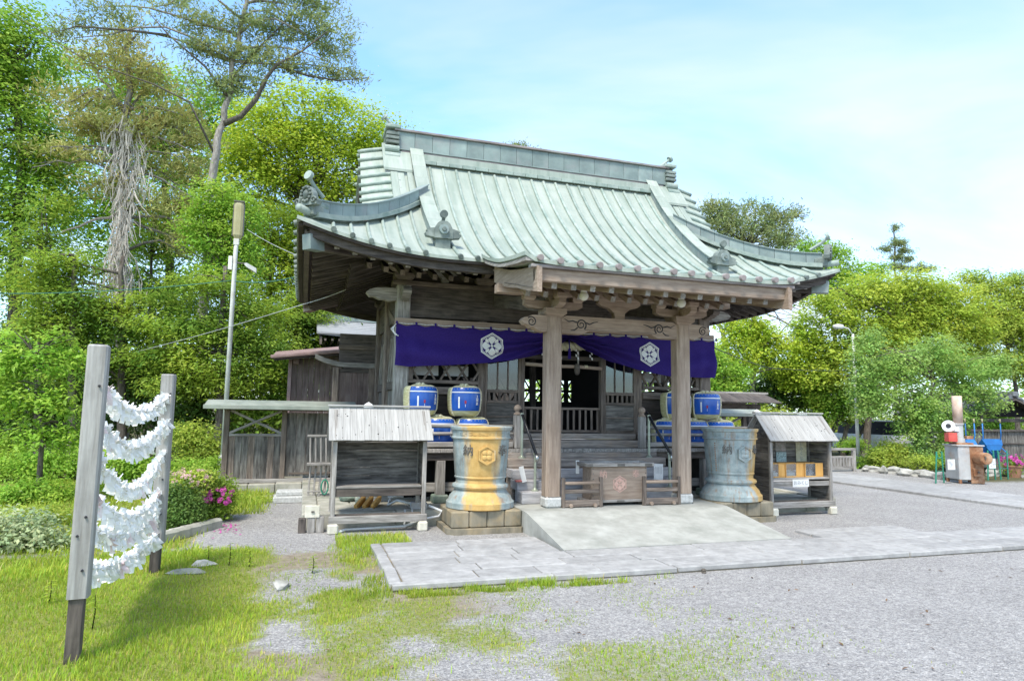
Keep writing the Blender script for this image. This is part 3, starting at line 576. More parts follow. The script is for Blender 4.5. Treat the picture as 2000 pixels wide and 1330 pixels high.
# porch pillars, carved tie beam, brackets, purlin
PX, PY = 1.085, .125
def spiral(b, cx, cz, r, a0, turns, y, s=1, th=.009):
    pts = []
    for q in np.linspace(0, 1, 26):
        a = a0+turns*2*math.pi*q; rr = r*(1-.80*q); pts.append((cx+s*rr*math.cos(a), y, cz+rr*math.sin(a)))
    tube(b, pts, [th*(1-.4*q) for q in np.linspace(0, 1, 26)], 6)
for s in (-1, 1):
    b = bmesh.new(); c = .035; h = .118; poly = [(-h+c, -h), (h-c, -h), (h, -h+c), (h, h-c), (h-c, h), (-h+c, h), (-h, h-c), (-h, -h+c)]
    rings(b, [[(z, x, y) for x, y in poly] for z in (.445, 3.05)]); obj('porch_pillar', b, 'wood_tan', SH, T(s*PX, PY, 0) @ rot(R_(-90), 'Y') @ rot(R_(0), 'X'))
    box('pillar_base', (s*PX, PY, .367), (.262, .262, .158), 'granite', SH, bev=.03)
    db = bmesh.new(); rings(db, [[(x*w, y*w, z) for x, y in ((-1, -1), (1, -1), (1, 1), (-1, 1))] for z, w in ((3.05, .11), (3.10, .165), (3.175, .17))]); bk = obj('bracket', db, 'wood_tan', SH, T(s*PX, PY, 0))
    for ax in (0, 1):
        L_ = .46 if ax == 0 else .40; b = bmesh.new()
        prism(b, [(-L_, .12), (-L_, .05), (-L_*.86, .015), (-L_*.6, 0), (L_*.6, 0), (L_*.86, .015), (L_, .05), (L_, .12)], -.055, .055, T(s*PX, PY, 3.172+.004*ax) @ (rot(R_(90), 'Z') if ax else I4)); obj('arm', b, 'wood_tan', bk)
    for dx, dy in ((-.38, 0), (0, 0), (.38, 0), (0, -.33), (0, .33)):
        b = bmesh.new(); rings(b, [[(x*w, y*w, z) for x, y in ((-1, -1), (1, -1), (1, 1), (-1, 1))] for z, w in ((3.285, .058), (3.315, .085), (3.365, .087))]); obj('bearing_block', b, 'wood_tan', bk, T(s*PX+dx, PY+dy, 0))
    nose = [(0, .02), (.06, .0), (.14, .015), (.20, .05), (.235, .07), (.27, .065), (.31, .10), (.36, .105), (.405, .16), (.37, .205), (.32, .215), (.25, .245), (.12, .25), (0, .245)]
    b = bmesh.new(); prism(b, [(s*(.10+x), z) for x, z in nose], -.085, .085, T(s*PX, PY, 2.82)); o = obj('carved_nose', b, 'wood_tan', SH)
    b = bmesh.new(); spiral(b, s*(PX+.36), 2.965, .075, 2.4 if s < 0 else .7, -1.6 if s < 0 else 1.6, .038); obj('carving', b, 'ink', o, smooth=True)
    bar('tie_beam', (s*PX, .22, 3.26), (s*1.32, 2.3, 3.62), .15, .22, 'wood_dark', SH); b2('strut', (s*PX-.09, .25, 3.0), (s*PX+.09, .75, 3.16), 'wood_mid', SH)
poly = [(-.97, .0), (-.62, 0), (-.52, .055), (.52, .055), (.62, 0), (.97, 0), (.97, .225), (.90, .262), (-.90, .262), (-.97, .225)]
b = bmesh.new(); prism(b, poly, -.09, .09, T(0, PY, 2.82)); kb = obj('porch_beam', b, 'wood_tan', SH)
b2('moulding', (-.60, PY-.094, 2.882), (.60, PY-.086, 2.890), 'wood_mid', kb, bev=0)
for s in (-1, 1):
    b = bmesh.new(); spiral(b, s*.66, 2.96, .085, -2.2 if s > 0 else -.9, 1.7*(-s), PY-.09, 1, .011)
    tube(b, [(s*x, PY-.09, z) for x, z in ((.73, 2.99), (.80, 3.01), (.86, 2.995), (.93, 3.03))], [.010, .010, .009, .004], 6); tube(b, [(s*x, PY-.09, z) for x, z in ((.58, 2.99), (.52, 2.97), (.46, 3.0), (.38, 3.02))], [.010, .010, .008, .004], 6)
    tube(b, [(s*x, PY-.09, z) for x, z in ((.72, 2.91), (.77, 2.87), (.83, 2.865))], [.009, .009, .006], 6); obj('carving', b, 'ink', kb, smooth=True)
b2('porch_purlin', (-1.97, .04, 3.366), (1.97, .21, 3.50), 'wood_tan', SH)
db = bmesh.new(); prism(db, [(-.34, .30), (-.36, .24), (-.30, .20), (-.18, .17), (-.09, .10), (-.08, .0), (.08, 0), (.09, .10), (.18, .17), (.30, .20), (.36, .24), (.34, .30)], -.05, .05, T(0, PY, 3.075)); obj('frog_leg_strut', db, 'wood_tan', SH)
# lamps are built further down; hall frame
FY = 2.40
for s in (-1, 1):
    for y in (2.40, 4.0, 5.6): b2('column', (s*3.0-.12, y-.12, .20), (s*3.0+.12, y+.12, 3.86), 'wood_grey' if (y < 3 and s < 0) else 'wood_mid', SH, bev=.02)
    b2('door_post', (s*1.56-.07, 2.36, 1.06), (s*1.56+.07, 2.50, 3.3), 'wood_mid', SH); b2('door_post', (s*.795-.035, 2.34, 1.25), (s*.795+.035, 2.46, 3.2), 'wood_mid', SH)
b2('head_beam', (-2.88, 2.33, 3.26), (2.88, 2.47, 3.80), 'wood_dark', SH); b2('plate_beam', (-3.2, 2.26, 3.80), (3.2, 2.54, 3.88), 'wood_mid', SH)
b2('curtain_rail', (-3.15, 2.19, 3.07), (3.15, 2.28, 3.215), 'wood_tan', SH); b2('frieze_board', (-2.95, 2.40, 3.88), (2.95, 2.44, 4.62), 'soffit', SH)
b2('wall_plate', (-3.1, 2.28, 4.16), (3.1, 2.52, 4.30), 'wood_dark', SH)
for s in (-1, 1):
    for y0, y1 in ((2.52, 3.88), (4.12, 5.48)):
        b2('head_beam', (s*2.94, y0, 3.26), (s*3.06, y1, 3.80), 'wood_dark', SH); b2('sill_beam', (s*2.92, y0, 1.20), (s*3.08, y1, 1.34), 'wood_mid', SH); b2('wall_rail', (s*2.93, y0, 2.02), (s*3.07, y1, 2.16), 'wood_dark', SH)
        n = 5
        for i in range(n): b2('wall_board', (s*2.97, y0+(y1-y0)*i/n+.003, 1.34), (s*3.03, y0+(y1-y0)*(i+1)/n-.003, 2.02), 'wood_board', SH)
        for i in range(4):
            for d in (-1, 1): bar('lattice_slat', (s*3.0+.018*d, y0+(y1-y0)*(i/4), 2.18 if d > 0 else 3.0), (s*3.0+.018*d, y0+(y1-y0)*((i+1)/4), 3.0 if d > 0 else 2.18), .03, .06, 'wood_grey', SH, up=(1, 0, 0))
        b2('upper_board', (s*2.98, y0, 3.0), (s*3.02, y1, 3.26), 'wood_dark', SH)
    b2('frieze_board', (s*2.98, 2.45, 3.80), (s*3.02, 5.55, 4.6), 'soffit', SH); b2('plate_beam', (s*2.87, 2.55, 3.80), (s*3.13, 5.6, 3.88), 'wood_dark', SH)
# bracket sets under the eaves
def bracket(x, y, z, dirs, mk):
    b = bmesh.new(); rings(b, [[(a*w, c*w, q) for a, c in ((-1, -1), (1, -1), (1, 1), (-1, 1))] for q, w in ((0, .11), (.06, .17), (.13, .17))]); o = obj('bracket', b, mk, SH, T(x, y, z))
    for i, (dx, dy) in enumerate(dirs):
        L_ = .42; a = math.atan2(dy, dx); b = bmesh.new()
        prism(b, [(-L_*.8, .11), (-L_*.8, .06), (-L_*.5, .01), (0, 0), (L_*.6, .01), (L_*.95, .05), (L_, .11)], -.05, .05, T(x, y, z+.125+.003*i) @ rot(a, 'Z')); obj('arm', b, mk, o)
        box('bearing_block', (x+dx*.36, y+dy*.36, z+.265), (.12, .12, .07), mk, o, bev=.015)
    return o
for s in (-1, 1):
    bracket(s*3.0, 2.40, 3.88, ((1, 0), (-1, 0), (0, -1), (-.7 if s < 0 else .7, -.7)), 'wood_mid'); bracket(s*1.56, 2.40, 3.88, ((1, 0), (-1, 0), (0, -1)), 'wood_mid'); bracket(s*3.0, 4.0, 3.88, ((0, 1), (0, -1), (s, 0)), 'wood_dark'); bracket(s*3.0, 5.6, 3.88, ((0, 1), (0, -1), (s, 0)), 'wood_dark')
    db = bmesh.new(); prism(db, [(-.42, .26), (-.44, .21), (-.32, .19), (-.14, .14), (-.07, .08), (-.06, 0), (.06, 0), (.07, .08), (.14, .14), (.32, .19), (.44, .21), (.42, .26)], -.04, .04, T(s*2.28, 2.33, 3.885)); obj('frog_leg_strut', db, 'wood_grey', SH)
    nose2 = [(0, -.10), (.14, -.125), (.24, -.10), (.30, -.105), (.40, -.06), (.47, -.065), (.53, .0), (.47, .055), (.34, .095), (.18, .105), (0, .10)]
    b = bmesh.new(); prism(b, [(s*(.11+x), z) for x, z in nose2], -.08, .08, T(s*3.0, 2.40, 3.64)); obj('carved_nose', b, 'wood_grey', SH)
    b = bmesh.new(); prism(b, [(.11+x*.8, z) for x, z in nose2], -.07, .07, T(s*3.0, 2.40, 3.64) @ rot(R_(-90), 'Z')); obj('carved_nose', b, 'wood_grey' if s < 0 else 'wood_mid', SH)
    bar('side_tie', (s*3.02, 2.5, 3.05), (s*3.02, 3.9, 3.55), .10, .13, 'wood_mid', SH)
# front bays: boarded dado, crossed lattice; hinged doors with panes; balustrade in the opening
for s in (-1, 1):
    b2('sill_beam', (s*1.49, 2.30, 1.16), (s*2.88, 2.50, 1.34), 'wood_mid', SH); b2('wall_rail', (s*1.63, 2.31, 1.93), (s*2.88, 2.46, 2.06), 'wood_mid', SH); b2('wall_rail', (s*1.63, 2.32, 2.12), (s*2.88, 2.44, 2.18), 'wood_mid', SH)
    b2('dado_board', (s*1.63, 2.37, 1.34), (s*2.88, 2.42, 1.93), 'soffit', SH); b2('jamb', (s*2.80, 2.32, 2.18), (s*2.88, 2.46, 3.2), 'wood_mid', SH)
    x0, x1 = 1.63, 2.80; n = 4; w = (x1-x0)/n
    for i in range(-1, n+1):
        for d in (-1, 1):
            ax, bx = x0+w*(i+.5-.85*d), x0+w*(i+.5+.85*d); za, zb = 2.185, 2.95
            if ax < x0-.02 or ax > x1+.02 or bx < x0-.02 or bx > x1+.02:
                t0 = 0.0; lo, hi = (x0, x1)
                def clip(a, c, z0, z1):
                    ts = sorted([(lo-a)/(c-a), (hi-a)/(c-a)]); t0, t1 = max(0, ts[0]), min(1, ts[1])
                    return (a+(c-a)*t0, z0+(z1-z0)*t0, a+(c-a)*t1, z0+(z1-z0)*t1) if t1 > t0+.05 else None
                r = clip(ax, bx, za, zb)
                if r is None: continue
                ax, z0_, bx, z1_ = r
            else: z0_, z1_ = za, zb
            bar('lattice_slat', (s*ax, 2.36+.02*d, z0_), (s*bx, 2.36+.02*d, z1_), .03, .065, 'wood_mid', SH, up=(0, 1, 0))
    for i in range(2): b2('paper_screen', (s*(1.75+.55*i), 2.62, 2.27), (s*(2.2+.55*i), 2.63, 2.45), 'paper', SH, bev=0)
    dr = b2('door', (s*.84, 2.385, 1.30), (s*1.49, 2.405, 1.80), 'wood_board', SH)
    for xx in (.835, 1.495): b2('stile', (s*(xx-.035), 2.36, 1.27), (s*(xx+.035), 2.43, 3.1), 'wood_mid', dr)
    for z, h in ((1.27, .06), (1.545, .03), (1.80, .05), (1.985, .06), (3.06, .05)): b2('door_rail', (s*.872, 2.362, z), (s*1.458, 2.428, z+h), 'wood_mid', dr)
    for i in range(6): b2('spindle', (s*(.90+.1*i), 2.375, 1.85), (s*(.94+.1*i), 2.415, 1.985), 'wood_mid', dr)
    for i in range(3):
        if i: b2('mullion', (s*(.872+.195*i-.012), 2.37, 2.045), (s*(.872+.195*i+.012), 2.42, 3.06), 'wood_mid', dr)
        b2('pane', (s*(.872+.195*i+.01), 2.393, 2.045), (s*(.872+.195*(i+1)-.01), 2.397, 3.06), 'glass_old', dr, bev=0)
b2('threshold', (-1.45, 2.28, 1.17), (1.45, 2.50, 1.27), 'step_wood', SH)
bl = b2('balustrade', (-.76, 2.40, 1.70), (.76, 2.455, 1.745), 'wood_mid', SH); b2('bottom_rail', (-.76, 2.40, 1.29), (.76, 2.455, 1.33), 'wood_mid', bl)
for i in range(13): b2('baluster', (-.72+.12*i-.019, 2.41, 1.33), (-.72+.12*i+.019, 2.445, 1.70), 'wood_mid', bl)
b2('lintel', (-.76, 2.36, 2.62), (.76, 2.44, 2.70), 'wood_dark', SH)
# interior: floor, ceiling, back wall with an openwork window
b2('floor', (-2.95, 2.5, 1.18), (2.95, 5.55, 1.25), 'wood_dark', SH); b2('ceiling', (-2.95, 2.45, 3.30), (2.95, 5.6, 3.36), 'dark_void', SH)  # near-black ceiling: the hall's darkness is put into its colour
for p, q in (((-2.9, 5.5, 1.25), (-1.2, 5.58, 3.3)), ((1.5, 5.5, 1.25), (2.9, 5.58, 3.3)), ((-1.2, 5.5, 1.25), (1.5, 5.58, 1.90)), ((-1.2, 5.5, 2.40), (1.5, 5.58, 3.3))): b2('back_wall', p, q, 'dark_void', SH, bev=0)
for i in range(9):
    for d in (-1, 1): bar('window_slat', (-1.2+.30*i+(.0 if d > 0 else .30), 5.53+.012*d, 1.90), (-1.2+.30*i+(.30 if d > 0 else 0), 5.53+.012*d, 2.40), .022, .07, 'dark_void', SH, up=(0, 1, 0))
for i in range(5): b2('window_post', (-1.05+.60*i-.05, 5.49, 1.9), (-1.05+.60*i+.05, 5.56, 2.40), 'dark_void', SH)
for z in (2.12,): b2('window_rail', (-1.2, 5.49, z), (1.5, 5.52, z+.06), 'dark_void', SH)
b2('inner_post', (-.95, 4.6, 1.25), (-.80, 4.75, 3.3), 'wood_dark', SH); b2('inner_post', (.25, 4.9, 1.25), (.37, 5.02, 3.3), 'wood_dark', SH)
# veranda, railing, steps
n = 0; x = -3.72
while x < 3.70:
    w = random.uniform(.16, .24); w = min(w, 3.72-x); b2('veranda_plank', (x+.003, 1.42, .985), (x+w-.003, 2.30, 1.045), 'wood_grey', SH, bev=.004); x += w
for s in (-1, 1):
    for i in range(14): b2('veranda_plank', (s*3.10, 2.32+.235*i+.003, .985), (s*3.72, 2.32+.235*(i+1)-.003, 1.045), 'wood_grey', SH, bev=.004)
    b2('veranda_edge', (s*3.55, 2.35, .86), (s*3.68, 5.6, .985), 'wood_mid', SH)
    for y in (1.50, 3.0, 4.4, 5.5): b2('veranda_post', (s*3.62-.07, y-.07, .30), (s*3.62+.07, y+.07, .86), 'wood_grey', SH); box('post_foot', (s*3.62, y, .25), (.24, .24, .12), 'moss_stone', SH, bev=.02)
    b2('veranda_post', (s*2.44-.07, 1.46, .32), (s*2.44+.07, 1.60, .86), 'wood_grey', SH); box('post_foot', (s*2.44, 1.53, .265), (.25, .25, .13), 'moss_stone', SH, bev=.02)
    b2('brace_rail', (s*1.5, 1.60, .36), (s*3.66, 1.68, .50), 'wood_grey', SH)
    for z, r in ((1.405, .03), (1.285, .026)):
        tubeobj('hand_rail', [(s*1.18, 1.53, z), (s*3.66, 1.53, z)], r, 'wood_grey', SH); tubeobj('hand_rail', [(s*3.60, 1.45, z), (s*3.60, 5.5, z)], r, 'wood_grey', SH)
    b2('rail_base', (s*1.24, 1.47, 1.075), (s*3.62, 1.58, 1.15), 'wood_grey', SH)
    for xx in (2.0, 2.8, 3.6): b2('rail_post', (s*xx-.035, 1.495, 1.05), (s*xx+.035, 1.565, 1.40), 'wood_grey', SH)
    nw = b2('newel_post', (s*1.16-.058, 1.46, 1.045), (s*1.16+.058, 1.576, 1.60), 'wood_grey', SH, bev=.015)
    b = bmesh.new(); lathe(b, [(.062, 1.595), (.066, 1.62), (.04, 1.64), (.036, 1.655), (.058, 1.675), (.066, 1.705), (.055, 1.74), (.025, 1.765), (.004, 1.772)], 16); obj('finial', b, 'wood_tan', nw, T(s*1.16, 1.518, 0), smooth=True)
b2('veranda_beam', (-3.68, 1.48, .86), (3.68, 1.60, .984), 'wood_dark', SH); b2('underfloor_shade', (-3.0, 2.2, .2), (3.0, 2.26, .98), 'dark_void', SH, bev=0)  # last sheet is near-black, standing in for the shade under the veranda
b2('kick_step', (-1.25, 1.80, 1.045), (1.25, 2.28, 1.165), 'step_wood', SH)
for z1, y0, z0, mk in ((.905, 1.15, .765, 'step_wood'), (.757, .92, .612, 'step_paint'), (.607, .69, .462, 'step_paint'), (.462, .45, .292, 'step_paint')):
    b2('step', (-1.42, y0, z0), (1.42, y0+.34, z1), mk, SH, bev=.01)
b2('step_riser', (-1.36, 1.36, .90), (1.36, 1.42, .985), 'step_wood', SH); b2('step_back', (-1.38, 1.0, .3), (1.38, 1.40, .76), 'step_wood', SH)

# corner newels of the veranda
for s in (-1, 1):
    nw = b2('newel_post', (s*3.60-.055, 1.475, 1.045), (s*3.60+.055, 1.585, 1.58), 'wood_grey', SH, bev=.015)
    b = bmesh.new(); lathe(b, [(.07, 1.58), (.075, 1.61), (.05, 1.63), (.072, 1.66), (.078, 1.69), (.06, 1.73), (.004, 1.765)], 16); obj('finial', b, 'white_paint', nw, T(s*3.60, 1.53, 0), smooth=True)

# ================================================================== purple curtain with two crests
CU = thing('purple_curtain', 'purple festival curtain with white hexagon flower crests, swagged up over the doorway', 'curtain', (0, 2.14, 2.4))
_cx = [-3.15, -2.9, -2.18, -1.54, -1.07, -.69, -.49, -.25, -.06, 0, .10, .21, .31, .52, .94, 1.37, 2.02, 2.5, 3.12]; _cz = [2.40, 2.385, 2.43, 2.49, 2.56, 2.65, 2.71, 2.82, 2.95, 2.985, 2.94, 2.87, 2.80, 2.72, 2.59, 2.47, 2.37, 2.365, 2.37]
def ctop(x): return 3.105-.030*abs(math.sin(math.pi*(x+3.13)/.33))**2-.012*math.cos(x*.5)
def cbot(x): return float(np.interp(x, _cx, _cz))
def cy(x, v):
    g = math.exp(-(x/1.25)**2); e = max(0, (abs(x)-2.55)/.6)
    ph = 2*math.pi*(2.6*v*(.5+g)+.35*abs(x))
    return 2.14+(.022+.045*g)*math.sin(ph)*min(1, v*2.5)+.030*e*math.sin((abs(x)-2.5)*17+1.4*v)*(.3+v)+.05*math.sin(2*math.pi*(v*1.2-.38*abs(abs(x)-2.9)))*v*(1-g)-.06*v*math.exp(-((abs(x)-2.2)/.9)**2)
b = bmesh.new(); P = []
for x in np.linspace(-3.14, 3.12, 190): P.append([Vector((x, cy(x, v)-2.14, ctop(x)+(cbot(x)-ctop(x))*v-2.4)) for v in np.linspace(0, 1, 40)])
sheet(b, P); cl = obj('cloth', b, 'purple', CU, smooth=True)
def crest_polys(R):
    ps = []
    def ring(a, c):
        o = [(math.sin(i*math.pi/3), math.cos(i*math.pi/3)) for i in range(6)]
        for i in range(6):
            p, q = o[i], o[(i+1) % 6]
            for k in range(6):
                u, w = k/6, (k+1)/6; e = (p[0]+(q[0]-p[0])*u, p[1]+(q[1]-p[1])*u); f = (p[0]+(q[0]-p[0])*w, p[1]+(q[1]-p[1])*w)
                ps.append([(e[0]*a, e[1]*a), (f[0]*a, f[1]*a), (f[0]*c, f[1]*c), (e[0]*c, e[1]*c)])
    ring(1.0, .905); ring(.865, .815)
    half = [(.03, .125), (.14, .25), (.235, .37), (.30, .47), (.30, .535), (.255, .58), (.215, .605), (.205, .65), (.15, .66), (.11, .685), (.06, .73)]
    for k in range(4):
        a = k*math.pi/2; ca, sa = math.cos(a), math.sin(a); pp = [(-x, z) for x, z in half]+[(0, .725)]+half[::-1]
        m = (0, .42); pp = [(x*ca+z*sa, -x*sa+z*ca) for x, z in pp]; mm = (m[0]*ca+m[1]*sa, -m[0]*sa+m[1]*ca)
        for i in range(len(pp)): ps.append([mm, pp[i], pp[(i+1) % len(pp)]])
        a += math.pi/4; ca, sa = math.cos(a), math.sin(a); q = [(0, .30), (.085, .44), (.115, .57), (.075, .69), (0, .665), (-.075, .69), (-.115, .57), (-.085, .44)]
        q = [(x*ca+z*sa, -x*sa+z*ca) for x, z in q]; mm = (.50*sa, .50*ca)
        for i in range(8): ps.append([mm, q[i], q[(i+1) % 8]])
    c = [(.10*math.cos(i*math.pi/8), .10*math.sin(i*math.pi/8)) for i in range(16)]
    for i in range(16): ps.append([(0, 0), c[i], c[(i+1) % 16]])
    return [[(x*R, z*R) for x, z in p] for p in ps]
def crestmesh(R, f):
    b = bmesh.new()
    for p in crest_polys(R):
        try: b.faces.new([b.verts.new(f(x, z)) for x, z in p])
        except ValueError: pass
    return b
for cx_, cz_ in ((-1.455, 2.795), (1.665, 2.775)):
    def f(x, z, X0=cx_, Z0=cz_):
        X = X0+x; Z = Z0+z; t, o = ctop(X), cbot(X); v = (t-Z)/(t-o); return (X, cy(X, v)-.015-2.14, Z-2.4)
    obj('crest', crestmesh(.235, f), 'white_paint', CU)
b = bmesh.new(); k = 0; x = -3.13
while x < 3.12:
    if (x+3.13) % .33 > .035: bmesh.ops.create_icosphere(b, subdivisions=1, radius=.0105, matrix=T(x, 2.185-2.14-.062, ctop(x)+.022+.03*math.sin(math.pi*((x+3.13) % .33)/.33)-.02-2.4))
    x += .0245
obj('white_cord', b, 'white_paint', CU, kind='stuff')
for i in range(20): x = -3.13+.33*i; box('loop', (x, -.028, ctop(x)+.012-2.4), (.035, .02, .055), 'purple', CU, bev=.004)
b = bmesh.new()
for q in range(4): tube(b, [(-3.14, -.03, .70), (-3.17-.02*q, -.05, .66-.02*q), (-3.20+.015*q, -.06, .60-.03*q), (-3.19+.03*q, -.06, .55-.02*q)], .007, 5)
obj('cord_end', b, 'white_paint', CU)
tubeobj('tassel_cord', [(0, -.03, .60), (.0, -.06, .50), (0, -.065, .40)], .012, 'purple', CU)
b = bmesh.new(); lathe(b, [(.012, .05), (.026, .03), (.022, 0), (.030, -.12), (.034, -.14)], 10); obj('tassel', b, 'purple', CU, T(0, -.065, .36))

# sacred straw rope with paper streamers, bamboo pole, wooden clapper
SR = thing('straw_rope', 'thick twisted straw rope with zigzag paper streamers hanging over the doorway', 'rope', (0, 2.30, 2.9))
b = bmesh.new(); xs = np.linspace(-.74, .74, 90)
for k in range(3):
    pts, rr = [], []
    for x in xs:
        th = .018+.030*math.cos(x/.74*math.pi/2)**.7; a = x*22+k*2*math.pi/3; pts.append((x, th*math.cos(a)*.9, -.05*(x/.74)**2*-1-.03+th*math.sin(a)*.9)); rr.append(th)
    tube(b, pts, rr, 8)
obj('twisted_strands', b, 'rope_straw', SR, smooth=True)
for x in (-.45, -.12, .22, .50):
    b = bmesh.new(); z = -.07; o = 0
    for i in range(4):
        w = .032; sh = .018*(1 if i % 2 else -1); P = [(x+sh-w/2, -.06-.004*i, z), (x+sh+w/2, -.06-.004*i, z-.012), (x+sh+w/2, -.06-.006*i, z-.06), (x+sh-w/2, -.06-.006*i, z-.048)]
        b.faces.new([b.verts.new(p) for p in P]); z -= .05
    obj('paper_streamer', b, 'paper', SR)
for x in (-.25, .08): tubeobj('purple_cord', [(x, -.065, -.02), (x, -.075, -.22)], .011, 'purple', SR, 6)
BP = thing('bamboo_pole', 'pale bamboo pole with a dark wooden clapper slung across the doorway', 'pole', (0, 2.33, 2.50))
b = bmesh.new(); tube(b, [(-.76, 0, .02), (-.3, 0, 0), (.3, 0, 0), (.76, 0, -.02)], .034, 10); obj('pole', b, 'wood_tan', BP, smooth=True)
for x in (-.33, .25, .44): b = bmesh.new(); tube(b, [(x-.03, 0, 0), (x+.03, 0, 0)], .0365, 10); obj('pale_band', b, 'rope_straw', BP)
for x in (-.28, .24):
    b = bmesh.new(); lathe(b, [(.03, .05), (.05, .02), (.055, -.06), (.045, -.13), (.02, -.16)], 12); obj('clapper', b, 'wood_dark', BP, T(x, -.05, 0), smooth=True); box('hanger', (x+.03, -.03, .16), (.03, .02, .32), 'wood_grey', BP)

# ================================================================== sake barrels
def barrel(x, y, z, yaw, label, group):
    t = thing('sake_barrel', label, 'barrel', (x, y, z), yaw, group)
    b = bmesh.new(); lathe(b, [(.17, .0), (.215, .012), (.240, .05), (.262, .11), (.276, .26), (.274, .38), (.264, .45), (.236, .478), (.12, .49), (.02, .495)], 28); obj('straw_wrap', b, 'straw', t, smooth=True)
    A0, A1 = R_(-90-62), R_(-90+74)
    def rr(z): return float(np.interp(z, [.05, .11, .26, .38, .45, .478], [.240, .262, .276, .274, .264, .236]))
    def pt(a, z, e): r = rr(z)+e; return (r*math.cos(a), r*math.sin(a), z)
    b = bmesh.new(); sheet(b, [[pt(a, z, .007) for z in np.linspace(.09, .470, 11)] for a in np.linspace(A0, A1, 22)]); sh = obj('blue_sheet', b, 'barrel_blue', t, smooth=True)
    b = bmesh.new(); sheet(b, [[pt(a, .392+dz, .0105) for dz in (-.009, .009)] for a in np.linspace(A0, A1, 22)]); obj('white_band', b, 'white_paint', sh)
    b = bmesh.new(); a = R_(-90-30); sheet(b, [[pt(a+da, z, .0105) for z in np.linspace(.13, .315, 6)] for da in (-.045, .045)]); obj('white_column', b, 'white_paint', sh)
    b = bmesh.new(); a = R_(-90-8)
    sheet(b, [[pt(a+da, z, .0105) for z in (.205, .235, .255)] for da in (-.05, .0, .05)]); obj('red_mark', b, 'red_ink', sh)
    b = bmesh.new(); sheet(b, [[pt(a+da, z, .0105) for z in (.15, .195)] for da in (-.012, .012)]); obj('white_mark', b, 'white_paint', sh)
    for ch, zz in (('上', .318), ('醸', .262), ('酒', .206)):
        a = R_(-90+38); p = pt(a, zz, .010); text('character', ch, .058, 'white_paint', sh, T(*p) @ rot(a+R_(90), 'Z') @ FACE, .002)
    for a in (A0, A1, R_(-90+180)):
        b = bmesh.new(); pts = [(.05*math.cos(a), .05*math.sin(a), .505), (.20*math.cos(a), .20*math.sin(a), .487), (.258*math.cos(a), .258*math.sin(a), .455)]+[pt(a, z, .014) for z in (.40, .30, .20, .11)]+[(.235*math.cos(a), .235*math.sin(a), .03), (.19*math.cos(a), .19*math.sin(a), 0.006)]
        P2 = []
        for p, q in zip(pts[:-1], pts[1:]):
            for u in np.linspace(0, 1, 5)[:-1]: P2.append(Vector(p).lerp(Vector(q), u))
        P2.append(Vector(pts[-1])); tube(b, P2, [.013+.004*(i % 2) for i in range(len(P2))], 6); obj('rope', b, 'rope_straw', t)
    b = bmesh.new()
    for q in range(5): bmesh.ops.create_icosphere(b, subdivisions=1, radius=.035, matrix=T(.05*math.cos(q*1.3), .05*math.sin(q*1.3), .512))
    obj('knot', b, 'rope_straw', t)
GL = 'sake barrels on the veranda'
for x, z, yw, lb in ((-2.74, 1.565, .25, 'blue sake barrel on top of its stack next to the pale corner column'), (-2.00, 1.565, .02, 'blue sake barrel on top of its stack behind the ochre-streaked urn'), (-2.43, 1.046, .05, 'blue sake barrel in the lower row between the noticeboard shelter and the ochre-streaked urn'), (-1.86, 1.046, .0, 'blue sake barrel in the lower row, rising behind the rim of the ochre-streaked urn'), (-3.02, 1.046, .1, 'blue sake barrel in the lower row behind the pale roof of the empty shelter'),
    (2.70, 1.565, -.30, 'blue sake barrel on top of its stack outside the porch pillar, above the blue-green urn'), (2.06, 1.565, -.05, 'blue sake barrel on top of its stack, half hidden by the porch pillar'), (1.86, 1.046, -.2, 'blue sake barrel in the lower row behind the steel stair rail'), (2.42, 1.046, -.3, 'blue sake barrel in the lower row between the porch pillar and the blue-green urn'), (2.99, 1.046, -.35, 'blue sake barrel in the lower row, top showing over the blue-green urn')):
    barrel(x, 1.88, z, yw, lb, GL)

